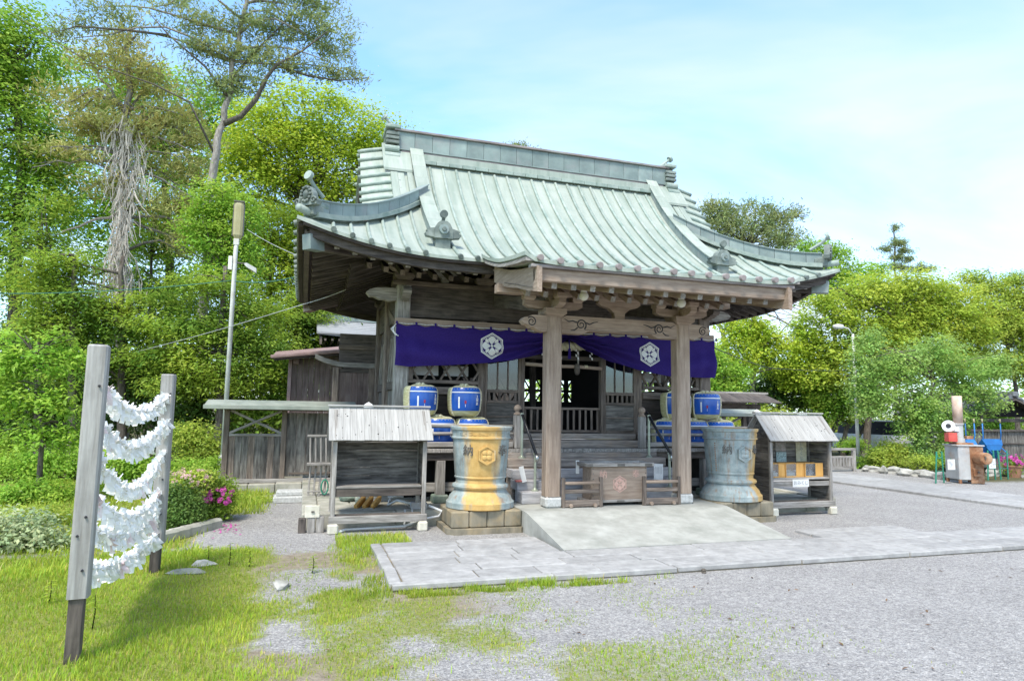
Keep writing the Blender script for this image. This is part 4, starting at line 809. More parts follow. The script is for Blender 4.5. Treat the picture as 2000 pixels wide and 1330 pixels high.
# ================================================================== two iron urns on stone pedestals
def urnmat(name, lo, hi, amt):
    m = bpy.data.materials.new(name); m.use_nodes = True; t = m.node_tree; t.nodes.clear(); N = t.nodes.new; L = t.links.new
    o = N('ShaderNodeOutputMaterial'); p = N('ShaderNodeBsdfPrincipled'); L(p.outputs[0], o.inputs[0]); p.inputs['Roughness'].default_value = .7
    c = N('ShaderNodeTexCoord'); mp = N('ShaderNodeMapping'); mp.inputs['Scale'].default_value = (6, 6, .9); L(c.outputs['Object'], mp.inputs[0])
    n = N('ShaderNodeTexNoise'); n.inputs['Scale'].default_value = 1.4; n.inputs['Detail'].default_value = 8; L(mp.outputs[0], n.inputs[0])
    n2 = N('ShaderNodeTexNoise'); n2.inputs['Scale'].default_value = 7; n2.inputs['Detail'].default_value = 8; n2.inputs['Roughness'].default_value = .7; L(c.outputs['Object'], n2.inputs[0])
    s = N('ShaderNodeSeparateXYZ'); L(c.outputs['Object'], s.inputs[0])
    ad = N('ShaderNodeMath'); ad.operation = 'MULTIPLY_ADD'; L(n.outputs[0], ad.inputs[0]); ad.inputs[1].default_value = .34; L(s.outputs[0], ad.inputs[2])
    r = N('ShaderNodeValToRGB'); e = r.color_ramp.elements; e[0].position = 0; e[0].color = (0, 0, 0, 1); e[1].position = 1; e[1].color = (0, 0, 0, 1)
    mr = N('ShaderNodeMapRange'); mr.inputs[1].default_value = -.5; mr.inputs[2].default_value = .8; L(ad.outputs[0], mr.inputs[0]); L(mr.outputs[0], r.inputs[0])
    for ps, v in ((lo-.09, 0), (lo, amt), (hi, amt), (hi+.09, 0)):
        q = r.color_ramp.elements.new((ps+.17+.5)/1.3); q.color = (v, v, v, 1)
    def ramp(src, a, b, ca, cb):
        q = N('ShaderNodeValToRGB'); q.color_ramp.elements[0].position = a; q.color_ramp.elements[1].position = b; q.color_ramp.elements[0].color = (*ca, 1); q.color_ramp.elements[1].color = (*cb, 1); L(src, q.inputs[0]); return q.outputs[0]
    base = ramp(n2.outputs[0], .35, .68, (.20, .25, .25), (.38, .43, .42)); och = ramp(n2.outputs[0], .3, .7, (.44, .25, .055), (.62, .40, .13)); rst = ramp(n2.outputs[0], .3, .7, (.20, .11, .06), (.36, .22, .13))
    def mix(f, a, b_):
        x = N('ShaderNodeMix'); x.data_type = 'RGBA'; L(f, x.inputs[0]); L(a, x.inputs[6]); L(b_, x.inputs[7]); return x.outputs[2]
    n3 = N('ShaderNodeTexNoise'); n3.inputs['Scale'].default_value = 2.6; n3.inputs['Detail'].default_value = 9; n3.inputs['Roughness'].default_value = .7; L(mp.outputs[0], n3.inputs[0])
    k = mix(ramp(n3.outputs[0], .51, .66, (0, 0, 0), (.7, .7, .7)), base, rst); k = mix(r.outputs[0], k, och); k = mix(ramp(n3.outputs[0], .60, .74, (0, 0, 0), (.55, .55, .55)), k, rst); L(k, p.inputs['Base Color'])
    b = N('ShaderNodeBump'); b.inputs['Strength'].default_value = .25; b.inputs['Distance'].default_value = .01; L(n2.outputs[0], b.inputs['Height']); L(b.outputs[0], p.inputs['Normal']); MT[name] = m
urnmat('urn_ochre', -.24, .10, .95); urnmat('urn_blue', .17, .60, .9)
def urn(s, mk, label, plabel):
    x, y = s*2.10, .31
    pd = thing('stone_pedestal', plabel, 'pedestal', (x, y, 0), 0, 'pedestals under the urns')
    b = bmesh.new(); c = .10
    def oct_(w, d, c): return [(-w+c, -d), (w-c, -d), (w, -d+c), (w, d-c), (w-c, d), (-w+c, d), (-w, d-c), (-w, -d+c)]
    rings(b, [[(px, py, z) for px, py in oct_(.56, .48, .09)] for z in (-.02, .075)]); obj('foot_slab', b, 'plinth_dark', pd)
    for i in range(4):
        xa, xb = -.50+.25*i, -.50+.25*(i+1); b2('block', (xa+.002, -.42, .075), (xb-.002, .42, .302+random.uniform(-.002, .002)), 'plinth_dark', pd, bev=.02)
    t = thing('iron_urn', label, 'urn', (x, y, .30), 0, 'iron rainwater urns beside the porch')
    pf = [(.455, 0), (.485, .012), (.485, .085), (.470, .10), (.455, .115), (.44, .16), (.40, .205), (.375, .24), (.365, .262), (.395, .275), (.405, .30), (.395, .325), (.362, .34), (.352, .352), (.352, .405), (.368, .415), (.372, .432), (.362, .445), (.368, .46), (.395, .78), (.405, .955), (.430, .968), (.430, .985), (.415, .995), (.418, 1.075), (.440, 1.09), (.448, 1.125), (.440, 1.137), (.40, 1.137), (.37, 1.05), (.36, .9)]
    b = bmesh.new(); lathe(b, pf, 56); body = obj('body', b, mk, t, smooth=False)
    me = body.data; me.polygons.foreach_set('use_smooth', np.ones(len(me.polygons), bool)); me.set_sharp_from_angle(angle=R_(28))
    def on(a, z, e=0.0):
        r = float(np.interp(z, [.46, .78, .955], [.368, .395, .405]))+e; return T(r*math.cos(R_(a)), r*math.sin(R_(a)), z) @ rot(R_(a+90), 'Z')
    M = on(-93, .745, -.012); b = bmesh.new(); h = [(.135*math.sin(i*math.pi/3), .135*math.cos(i*math.pi/3)) for i in range(6)]; h2 = [(.112*math.sin(i*math.pi/3), .112*math.cos(i*math.pi/3)) for i in range(6)]
    prism(b, h, -.034, .03); em = obj('emblem', b, mk, t, M)
    b = bmesh.new()
    for i in range(6):
        j = (i+1) % 6; prism(b, [h[i], h[j], h2[j], h2[i]], -.048, -.03)
    for k in range(4):
        a = k*math.pi/2+math.pi/4; bmesh.ops.create_icosphere(b, subdivisions=2, radius=.040, matrix=T(.046*math.sin(a), -.034, .046*math.cos(a)) @ Matrix.Diagonal((1, .45, 1, 1)))
    obj('raised_flower', b, mk, em, M)
    for ch, a in (('奉', -56), ('納', -131)): text('character', ch, .165, 'dark_metal', t, on(a, .80, .0) @ FACE, .012)
    b = bmesh.new()
    for i in range(46):
        a = random.uniform(-150, -30); bx_ = Matrix.Rotation(R_(a+90), 4, 'Z'); w = random.uniform(.008, .03)
        bmesh.ops.create_cube(b, size=1, matrix=T(.418*math.cos(R_(a)), .418*math.sin(R_(a)), 1.035+random.uniform(-.025, .025)) @ bx_ @ Matrix.Diagonal((w, .014, .010, 1)))
    obj('rim_relief', b, mk, t, kind='stuff')
    if s > 0:
        b = bmesh.new()
        for i in range(14):
            z = .90-.033*i; M = on(-160, z); bmesh.ops.create_cube(b, size=1, matrix=M @ Matrix.Diagonal((.022, .008, .016, 1)))
        obj('inscription', b, 'rust', t)
urn(-1, 'urn_ochre', 'big iron urn with a wide ochre rust streak down its front', 'stained stone pedestal under the ochre-streaked urn')
urn(1, 'urn_blue', 'big blue-green iron urn with orange rust down its outer edge', 'stained stone pedestal under the blue-green urn')

# ================================================================== offertory box, barriers, handrails
OB = thing('offertory_box', 'wooden offertory box with a pale crest and slatted top before the steps', 'offertory box', (0, .26, .29))
b2('body', (-.46, -.17, .075), (.46, .17, .57), 'wood_tan', OB, bev=.012)
for yy in (-.22, .17): b2('top_frame', (-.56, yy, .57), (.56, yy+.05, .625), 'wood_grey', OB)
for xx in (-.56, .51): b2('top_frame', (xx, -.17, .5705), (xx+.05, .17, .6245), 'wood_grey', OB)
for i in range(9): b2('slat', (-.46+.107*i-.018, -.168, .575), (-.46+.107*i+.018, .168, .605), 'wood_grey', OB)
b2('bottom_frame', (-.54, -.20, .045), (.54, .20, .085), 'wood_grey', OB)
for xx in (-.40, .34): b2('foot', (xx, -.15, 0), (xx+.09, .15, .046), 'wood_dark', OB)
for xx in (-.52, -.0, .46): b2('metal_fitting', (xx-.06, -.225, .575), (xx+.06, -.219, .615), 'dark_metal', OB, bev=0); b2('metal_fitting', (xx-.06, -.205, .05), (xx+.06, -.199, .08), 'dark_metal', OB, bev=0)
for s in (-1, 1):
    for z in (.14, .22, .30, .38, .46, .53): b2('nail', (s*.435-.008, -.175, z), (s*.435+.008, -.169, z+.016), 'dark_metal', OB, bev=0)
    text('character', '奉' if s > 0 else '納', .13, 'pink_paint', OB, T(s*.27, -.173, .45) @ FACE, .002)
obj('crest', crestmesh(.125, lambda x, z: (x, -.174, .31+z)), 'pink_paint', OB)
for s in (-1, 1):
    t = thing('low_barrier', 'low wooden rail barrier between the offertory box and the %s porch pillar' % ('ochre urn side' if s < 0 else 'blue-green urn side'), 'barrier', (s*.66, .0, .29), 0, 'low barriers beside the offertory box')
    o = s*.66
    for xx, w in ((s*.355, .05), (s*.945, .045)): b2('post', (xx-o-w/2, -.03, 0), (xx-o+w/2, .02, .43 if w == .05 else .42), 'wood_mid', t)
    tubeobj('top_rail', [(s*.37-o, -.005, .345), (s*.93-o, -.005, .345)], .024, 'wood_tan', t)
    b2('rail', (s*.38-o, -.02, .20), (s*.925-o, .01, .255), 'wood_mid', t); b2('base_rail', (s*.38-o, -.025, .012), (s*.925-o, .015, .105), 'wood_mid', t)
    for xx in (.46, .84): b = bmesh.new(); lathe(b, [(.012, -.02), (.026, -.018), (.030, .0), (.026, .018), (.012, .02)], 12); obj('roller', b, 'wood_tan', t, T(s*xx-o, -.045, .03) @ rot(R_(90), 'X'))
    h = thing('stair_handrail', 'steel stair handrail with a black grip beside the %s urn' % ('ochre' if s < 0 else 'blue-green'), 'handrail', (s*1.16, .9, .46), 0, 'handrails on the steps')
    for y, z0, z1 in ((.61, .462, 1.0), (1.27, .905, 1.60)):
        b = bmesh.new(); lathe(b, [(.06, z0-.46), (.06, z0-.452), (.03, z0-.43), (.022, z0-.42), (.022, z1-.46), (.03, z1-.46), (.03, z1-.43)], 14); obj('post', b, 'steel_green', h, T(0, y-.9, 0), smooth=False)
    tubeobj('grip', [(0, .47, 1.20), (0, .44, 1.21), (0, .39, 1.17), (0, -.34, .54)], .024, 'black_paint', h, 10); tubeobj('curled_end', [(0, -.33, .545), (0, -.37, .51), (0, -.38, .475), (0, -.355, .45)], .025, 'steel', h, 10)
t = thing('paper_notice', 'white paper notice taped to the handrail post by the offertory box', 'notice', (0, 0, 0)); p = at(1286, 921, y=.55)
o = box('sheet', p, (.165, .008, .25), 'paper', t, R=rot(R_(4), 'Y') @ rot(R_(-6), 'X'), bev=0)
b = bmesh.new()
for i in range(5): tube(b, [(p[0]-.05+.025*i, p[1]-.006, p[2]+.08), (p[0]-.045+.024*i, p[1]-.006, p[2]-.02*(i % 3)-.05)], .0022, 4)
obj('pen_strokes', b, 'ink_grey', o)
p = at(1021, 926, y=.62); t = thing('paper_strip', 'white paper strip leaning on the grey step with a red corner', 'paper', (p[0], p[1], p[2])); box('sheet', (0, 0, 0), (.075, .006, .24), 'paper', t, R=rot(R_(-14), 'Y'), bev=0); box('red_corner', (-.06, .03, -.10), (.10, .07, .03), 'red_paint', t)
p = at(1128, 908, y=.42); t = thing('price_card', 'small white card standing behind the corner of the offertory box', 'card', tuple(p)); box('card', (0, 0, -.03), (.055, .006, .20), 'paper', t, bev=0); box('stand', (0, .03, -.13), (.05, .06, .01), 'wood_grey', t)

# globe lamps under the porch eave
for s in (-1, 1):
    t = thing('globe_lamp', 'white globe lamp under the porch eave near the %s urn side' % ('ochre' if s < 0 else 'blue-green'), 'lamp', (s*.80, -.38, 3.315), 0, 'globe lamps under the porch eave')
    b = bmesh.new(); bmesh.ops.create_uvsphere(b, u_segments=20, v_segments=14, radius=.068); obj('globe', b, 'globe', t, smooth=True)
    b = bmesh.new(); lathe(b, [(.03, .045), (.045, .055), (.045, .08), (.03, .095)], 14); obj('cap', b, 'white_paint', t); tubeobj('stem', [(0, 0, .10), (0, 0, .16)], .012, 'dark_metal', t)

# ================================================================== two roofed stands
def stand(s, label):
    t = thing('notice_shelter', label, 'shelter', (s*3.52, .56, 0), 0, 'roofed stands beside the urns')
    Y = lambda y: y-.56
    rf = b2('ridge_cap', (-.72, Y(.55), 1.685), (.72, Y(.64), 1.712), 'wood_pale', t)
    for sl in (0, 1):
        n = 15
        for i in range(n):
            xa, xb = -.705+1.41*i/n, -.705+1.41*(i+1)/n; dz = random.uniform(-.003, .003)
            p = ((xa+xb)/2, Y(.59), 1.672+dz); q = ((xa+xb)/2, Y(.205 if sl == 0 else .975), 1.232+dz)
            bar('roof_plank', p, q, xb-xa-.0015, .016, 'wood_pale', rf, bev=.002)
    if s < 0 or s > 0:
        b = bmesh.new()
        for i in range(22):
            u = random.uniform(.08, .95); x = random.uniform(-.66, .66); bmesh.ops.create_icosphere(b, subdivisions=1, radius=random.choice((.006, .008, .011)), matrix=T(x, Y(.59-.385*u), 1.672-.44*u+.0105))
        obj('knots', b, 'ink', rf, kind='stuff')
    for xx in (-.61, .61):
        for yy in (.33, .82): b2('post', (xx-.028, Y(yy)-.028, .10), (xx+.028, Y(yy)+.028, 1.36 if yy < .5 else 1.33), 'wood_grey', t)
        bar('rafter', (xx, Y(.24), 1.245), (xx, Y(.57), 1.63), .045, .05, 'wood_grey', t); bar('rafter', (xx, Y(.94), 1.245), (xx, Y(.61), 1.63), .045, .05, 'wood_grey', t)
        for i in range(6 if s < 0 else 9): z = 1.30-.135*(i+1); b2('side_board', (xx-.012, Y(.362), z+.002), (xx+.012, Y(.79), z+.133), 'wood_board', t, bev=.003)
        for yy in (.30, .84): box('foot_stone', (xx*.985, Y(yy), .062), (.135, .12, .135), 'foot_stone', t, R=rot(random.uniform(-.1, .1), 'Z'), bev=.02)
        b = bmesh.new(); prism(b, [(.30, 1.28), (.86, 1.28), (.60, 1.62), (.57, 1.62)], -.012, .012, T(xx, -.56, 0) @ MX); obj('gable_board', b, 'wood_board', t)
    for i in range(7 if s < 0 else 6): z = 1.30-.118*(i+1); b2('back_board', (-.585, Y(.792), z+.002), (.585, Y(.812), z+.116), 'wood_board', t, bev=.003)
    b2('shelf', (-.58, Y(.315), .585), (.58, Y(.79), .615), 'wood_grey', t); b2('shelf_rail', (-.582, Y(.325), .475), (.582, Y(.35), .585) if s < 0 else (.582, Y(.35), .555), 'wood_dark' if s < 0 else 'wood_grey', t)
    b2('base_rail', (-.66, Y(.285), .125), (.66, Y(.335), .225), 'wood_grey', t); b2('base_rail', (-.66, Y(.80), .126), (.66, Y(.85), .226), 'wood_grey', t); b2('base_sill', (-.58, Y(.336), .20), (.58, Y(.40), .24), 'wood_dark', t)
    b2('eave_rail', (-.64, Y(.285), 1.215), (.64, Y(.33), 1.25), 'wood_dark', t)
    return t
stand(-1, 'empty weathered wooden stand with a pale plank roof beside the ochre-streaked urn'); stand(1, 'weathered wooden stand holding fortune boxes under a pale plank roof')
for i, (xa, xb, lb) in enumerate(((-.575, -.265, 'yellow wooden fortune-slip box with glass front, against the urn-side wall of the stand'), (-.25, .12, 'yellow wooden fortune-slip box with glass front, between the other two boxes'), (.15, .53, 'yellow wooden fortune-slip box with glass front, at the open end of the shelf'))):
    t = thing('fortune_box', lb, 'box', (3.52+xa, .40, .616), 0, 'fortune-slip boxes on the stand shelf'); w = xb-xa; g = w*.58
    b2('base', (0, 0, 0), (w, .22, .018), 'wood_honey', t); b2('back', (0, .205, .018), (w, .22, .225), 'wood_honey', t); b2('side', (0, 0, .018), (.014, .204, .225), 'wood_honey', t); b2('side', (w-.014, 0, .018), (w, .204, .225), 'wood_honey', t)
    b2('front_panel', (g, .0, .018), (w-.015, .014, .225), 'wood_honey', t); b2('top_bar', (0, -.001, .226), (w, .02, .236), 'wood_honey', t); b2('top_bar', (0, .2, .226), (w, .22, .236), 'wood_honey', t); b2('pane', (.015, .004, .019), (g-.001, .007, .225), 'glass', t, bev=0)
    b2('slip_pile', (.018, .02, .018), (g-.005, .18, .085), 'paper', t)
    for k in range(14): box('paper_slip', (random.uniform(.03, g-.02), random.uniform(.02, .12), .092+random.uniform(0, .02)), (.05, .012, .008), 'paper', t, R=Euler((random.uniform(-1, 1), random.uniform(-.8, .8), random.uniform(0, 3))).to_matrix().to_4x4(), bev=0)
t = thing('notice_sheet', 'pale vertical brush-lettered sheet pinned inside the stand', 'notice', (3.93, .778, 1.03)); box('sheet', (0, 0, 0), (.225, .006, .36), 'rope_straw', t, bev=0)
for i, ch in enumerate('おみくじ'): text('character', ch, .075, 'ink_grey', t, T(0, -.0045, .125-.083*i) @ FACE, .001)
t = thing('printed_poster', 'small teal printed poster pinned inside the stand', 'poster', (3.49, .778, 1.02)); mat('teal_print', (.30, .42, .42), (.52, .60, .58), sc=40, rough=.6, bump=0, rnd=0); mat('photo_print', (.17, .16, .13), (.34, .32, .28), sc=14, rough=.5, bump=0, rnd=0, stain=(.55, .42, .40), samt=.5, ssc=9)
box('lower_print', (.01, 0, -.09), (.21, .006, .17), 'teal_print', t, bev=0); box('photo', (.0, 0, .09), (.22, .006, .16), 'photo_print', t, bev=0)
b = bmesh.new()
for i in range(26): q = (random.uniform(-.08, .10), -.004, random.uniform(-.16, -.02)); bmesh.ops.create_cube(b, size=1, matrix=T(*q) @ Matrix.Diagonal((random.uniform(.006, .02), .002, .006, 1)))
obj('print_marks', b, 'ink', t)
t = thing('paper_sign', 'white hand-lettered paper sign hanging from the stand shelf', 'sign', (3.48, .298, .53)); box('sheet', (0, 0, 0), (.33, .006, .125), 'paper', t, bev=0); text('lettering', 'おみくじ', .075, 'ink_grey', t, T(0, -.0045, .0) @ FACE, .001)

# ================================================================== fortune-paper rack in the grass
RK = thing('fortune_paper_rack', 'two weathered posts strung with ropes of tied white fortune papers, standing in grass', 'paper rack', (-5.91, -3.81, 0))
PN, PF = Vector((0, 0, 0)), Vector((.01, 2.40, 0))
for p, zt, zb, a in ((PN, 2.06, .40, .10), (PF, 1.98, .28, -.06)):
    b = bmesh.new(); h = .061; c = .012; poly = [(-h+c, -h), (h-c, -h), (h, -h+c), (h, h-c), (h-c, h), (-h+c, h), (-h, h-c), (-h, -h+c)]
    rings(b, [[(z, x*k, y*k) for x, y in poly] for z, k in ((zb, 1), (zt-.012, 1), (zt, .86))]); ps = obj('post', b, 'wood_post', RK, T(*p) @ rot(a, 'Z') @ rot(R_(-90), 'Y'))
    box('dark_stake', (p[0]-.005, p[1], (zb-.1)/2), (.088, .088, zb+.1), 'wood_dark', RK, R=rot(a, 'Z'))
    b = bmesh.new()
    for zz, xx in ((1.78, .035), (.92, .02), (.80, -.02), (.58, .025)): bmesh.ops.create_cone(b, segments=8, radius1=.009, radius2=.007, depth=.012, cap_ends=True, matrix=T(p[0]+xx, p[1]-.068, zz) @ rot(R_(90), 'X'))
    obj('bolts', b, 'ink', ps)
_sm = []
for v in range(6):
    b = bmesh.new()
    for tl in range(3):
        w = random.uniform(.026, .036); ln = random.uniform(.065, .11); dx = (tl-1)*.024+random.uniform(-.008, .008); tw = random.uniform(-.5, .5); P = []
        for i in range(4):
            u = i/3; z = -ln*u; x0 = dx*(.4+u)+random.uniform(-.003, .003); y0 = .012*math.sin(u*3+tl)+random.uniform(-.01, .01); ca, sa = math.cos(tw*u), math.sin(tw*u)
            P.append([(x0-w/2*ca, y0-w/2*sa, z), (x0+w/2*ca, y0+w/2*sa, z)])
        sheet(b, P)
    bmesh.ops.create_cube(b, size=1, matrix=Euler((.4, .3, random.uniform(0, 3))).to_matrix().to_4x4() @ Matrix.Diagonal((.05, .032, .03, 1)))
    for q in (-1, 1):
        a = random.uniform(.2, 1.2)*q; P = [[(q*.01, -.008, .005), (q*.01, .022, .012)], [(q*.05*math.cos(a), -.01, .05*abs(math.sin(a))+.01), (q*.05*math.cos(a), .016, .05*abs(math.sin(a))+.012)]]
        sheet(b, P)
    me = bpy.data.meshes.new('strip'); b.to_mesh(me); b.free(); me2 = me.copy(); me.materials.append(MT['paper']); me2.materials.append(MT['paper_pink']); _sm.append((me, me2))
ROPES = [(1.83, 1.77, .20), (1.54, 1.50, .22), (1.33, 1.20, .30), (1.06, .80, .20), (.84, .60, .14), (.58, .37, .10)]
for k, (z0, z1, sag) in enumerate(ROPES):
    pts = [PN.lerp(PF, .03+.94*u)+Vector((.012*math.sin(k), 0, z0+(z1-z0)*u-4*sag*u*(1-u)-.10*u*(1-u)*(1-2*u))) for u in np.linspace(0, 1, 25)]
    rp = tubeobj('rope', pts, .008, 'rope_straw', RK, 6)
    n = 49
    for i in range(n):
        u = (i+.5+random.uniform(-.3, .3))/n; f = u*24; j = min(int(f), 23); p = pts[j].lerp(pts[j+1], f-j)
        me = random.choice(_sm)[1 if random.random() < .07 else 0]; sc = random.uniform(.85, 1.25)
        obj('paper_strip', me, None, rp, T(p[0]+random.uniform(-.02, .02), p[1], p[2]+random.uniform(-.012, .015)) @ Euler((random.uniform(-.35, .35), random.uniform(-.45, .45), random.uniform(-1.2, 1.2)+(1.57 if random.random() < .5 else 0))).to_matrix().to_4x4() @ Matrix.Diagonal((sc, sc, sc, 1)))

# ================================================================== lamp pole and overhead cables
LP = thing('lamp_pole', 'slim white lamp pole with a long upright fluorescent head by the board fence', 'lamp pole', (-6.16, 6.4, 0)); z = lambda px, py: float(at(px, py, y=6.4)[2])
zt, zb = z(470, 397), z(469, 466)
b = bmesh.new(); tube(b, [(0, 0, .0), (0, 0, zb-.25), (.01, 0, zb)], [.052, .045, .042], 12); obj('pole', b, 'pole_white', LP, smooth=True)
b = bmesh.new(); tube(b, [(0, 0, 0), (0, 0, .62), (0, 0, .64)], [.088, .088, .07], 14); obj('concrete_base', b, 'granite', LP)
b = bmesh.new(); rings(b, [[(.02+x*k, y*k, zz) for x, y in ((-.105, -.05), (-.05, -.085), (.05, -.085), (.105, -.05), (.105, .05), (.05, .085), (-.05, .085), (-.105, .05))] for zz, k in ((zb-.02, .55), (zb+.06, .95), (zb+.3, 1.0), (zt-.06, 1.0), (zt, .85))]); hd = obj('lamp_head', b, 'lamp_glass', LP)
for q in (-1, 1): b2('side_frame', (.02+q*.098, -.06, zb+.04), (.02+q*.115, .06, zt-.03), 'dark_metal', hd)
b2('top_cap', (-.09, -.09, zt), (.13, .09, zt+.03), 'dark_metal', hd); b2('neck', (-.05, -.05, zb-.16), (.06, .05, zb-.02), 'pole_white', hd)
b2('switch_box', (-.13, -.06, zb-.72), (-.05, .06, zb-.42), 'pole_white', LP); bar('bracket_arm', (.03, 0, zb-.55), (.20, -.02, zb-.56), .03, .03, 'dark_metal', LP)
b = bmesh.new(); rings(b, [[(.20+t_, y*w-.02, zb-.57-.55*t_+zz*w) for y, zz in ((-.08, -.05), (.08, -.05), (.08, .05), (-.08, .05))] for t_, w in ((0, .4), (.05, .9), (.25, 1.0))]); obj('flood_lamp', b, 'zinc', LP)
def cable(label, pts, sag, r, mk):
    out_ = []
    for a, c in zip(pts[:-1], pts[1:]):
        a, c = Vector(a), Vector(c)
        for u in np.linspace(0, 1, 17): q = a.lerp(c, u); q.z -= 4*sag*u*(1-u); out_.append(q)
    b = bmesh.new(); tube(b, out_, r, 5); return obj('overhead_cable', b, mk, smooth=True, label=label, cat='cable', group='overhead cables')
cable('green overhead cable running through the trees and past the lamp pole to the roof corner', [at(-60, 573, y=9), at(452, 548, y=6.5), at(600, 534, y=4.2)], .10, .009, 'cable')
cable('green overhead cable sloping from the trees up under the roof eave', [at(230, 695, y=12), at(590, 595, y=3.6), at(745, 533, y=2.7)], .05, .008, 'cable_grey')
cable('thin grey cable from the lamp head across to the roof tiles', [at(482, 448, y=6.4), at(605, 508, y=3.2)], .05, .006, 'cable_grey')
cable('dark overhead cable from the curtain corner across to the maple trees', [at(1392, 678, y=2.6), at(1500, 718, y=6), at(1640, 724, y=10), at(1790, 706, y=14)], .03, .011, 'cable_dark')

# ================================================================== board fence with tin roof, left; annex; rear sanctuary
def fence(s, label):
    t = thing('board_fence', label, 'fence', (s*5.0, 5.1, 0)); o = s*5.0
    X_ = lambda a: s*a-o
    for i in range(5): b2('foundation_stone', (X_(6.02-.50*i), -.28, -.02), (X_(6.02-.50*(i+1))+s*.008, .22, .19+random.uniform(-.01, .01)), 'plinth', t, bev=.015)
    b2('sill', (X_(6.02), -.07, .19), (X_(3.62), .07, .26), 'wood_grey', t)
    for xx in (5.99, 4.92, 3.66): b2('post', (X_(xx)-.05, -.05, .26), (X_(xx)+.05, .05, 1.62), 'wood_mid', t)
    n = 8
    for i in range(n): b2('board', (X_(5.94-.97*i/n), -.012, .26), (X_(5.94-.97*(i+1)/n)+s*.004, .012, 1.09), 'wood_board' if i % 3 else 'wood_mid', t, bev=.003)
    b2('mid_rail', (X_(5.94), -.035, 1.09), (X_(4.97), .035, 1.14), 'wood_grey', t)
    bar('brace', (X_(5.94), -.01, 1.15), (X_(4.97), -.01, 1.60), .04, .05, 'wood_grey', t); bar('brace', (X_(5.94), .03, 1.60), (X_(4.97), .03, 1.15), .04, .05, 'wood_grey', t)
    for i in range(6): b2('door_board', (X_(4.87-1.16*i/6), -.012, .30), (X_(4.87-1.16*(i+1)/6)+s*.004, .012, 1.56), 'wood_board', t, bev=.003)
    b2('door_rail', (X_(4.80), -.03, .34), (X_(3.75), -.013, .38), 'wood_mid', t); b2('top_rail', (X_(6.05), -.05, 1.60), (X_(3.62), .05, 1.66), 'wood_dark', t)
    b = bmesh.new(); prism(b, [(-.55, 1.665), (-.55, 1.685), (0, 1.80), (.55, 1.685), (.55, 1.665), (0, 1.77)], X_(6.35) if s < 0 else X_(3.55), X_(3.55) if s < 0 else X_(6.35), MX); rf = obj('tin_roof', b, 'tin_green', t)
    for y0 in (-.56, .52): b2('eave_strip', (X_(6.36), y0, 1.62), (X_(3.55), y0+.04, 1.70), 'tin_green', rf)
    for xx in (6.2, 5.5, 4.8, 4.1): bar('rafter', (X_(xx), -.5, 1.63), (X_(xx), 0, 1.74), .05, .05, 'wood_mid', t)
fence(-1, 'weathered board fence with crossed braces and a tin roof beside the lamp pole'); fence(1, 'weathered board fence with a tin roof beyond the blue-green urn')
AX = thing('wooden_annex', 'plum-brown board annex with a low copper-edged roof behind the fence', 'annex', (-4.3, 7.5, 0))
for i in range(9): b2('board', (-.58+.128*i+.002, -.02, .2), (-.58+.128*(i+1)-.002, .02, 2.95), 'wood_plum', AX, bev=.003)
b2('corner_post', (-.66, -.05, .1), (-.58, .06, 2.9), 'copper_red', AX); b2('side_wall', (-.64, .06, .2), (-.60, 2.6, 2.8), 'wood_plum', AX); b2('foundation', (-.75, -.1, -.02), (.7, 2.7, .2), 'plinth', AX); b2('beam_end', (-.55, -.16, 2.70), (-.42, -.02, 2.82), 'copper_red', AX); b2('beam_end', (.35, -.16, 2.86), (.47, -.02, 2.96), 'wood_dark', AX)
def roofslab(name, p, lx, ly, pitch, tilt, th, mk, parent): return obj(name, boxmesh(lx, ly, th, .01, mk), mk, parent, T(*p) @ rot(tilt, 'Y') @ rot(pitch, 'X'))
r = roofslab('roof', (-.02, .9, 3.10), 2.05, 3.0, R_(7), R_(-7.2), .05, 'copper_red', AX); roofslab('eave_trim', (-.02, -.585, 2.945), 2.06, .05, 0, R_(-7.2), .07, 'copper_red', r); roofslab('soffit', (-.02, .9, 3.04), 1.95, 2.9, R_(7), R_(-7.2), .03, 'wood_dark', r)
GT = thing('side_gate', 'narrow plank gate with a curved lintel between annex and hall', 'gate', (-3.6, 5.75, 0))
for i in range(5): b2('door_board', (-.26+.13*i+.002, -.015, .25), (-.26+.13*(i+1)-.002, .015, 2.44), 'wood_plum', GT, bev=.003)
for x in (-.34, .42): b2('post', (x-.06, -.06, .0), (x+.06, .06, 2.55), 'wood_mid', GT)
b2('header', (-.27, -.03, 2.44), (.36, .03, 2.52), 'wood_dark', GT)
b = bmesh.new(); sheet(b, [[(x, -.10, 2.55+z+.16*max(0, -x/.75)**2.2) for z in (0, .10)] for x in np.linspace(-.78, .50, 14)], (0, .2, 0)); obj('curved_lintel', b, 'wood_grey', GT)
b2('upper_panel', (-.28, .05, 2.62), (.5, .09, 3.3), 'wood_dark', GT); b2('upper_rail', (-.30, .0, 2.95), (.5, .05, 3.05), 'wood_mid', GT)
RS = thing('rear_sanctuary', 'rear sanctuary with a curved grey shingle roof glimpsed behind the hall', 'sanctuary', (-1.0, 12, 0))
b2('wall', (-2.5, -.9, .3), (3.0, 2.6, 3.7), 'wood_dark', RS); b2('foundation', (-2.8, -1.2, -.02), (3.3, 2.9, .3), 'plinth', RS)
pr = lambda u: 3.80+.30*u+.42*u*u
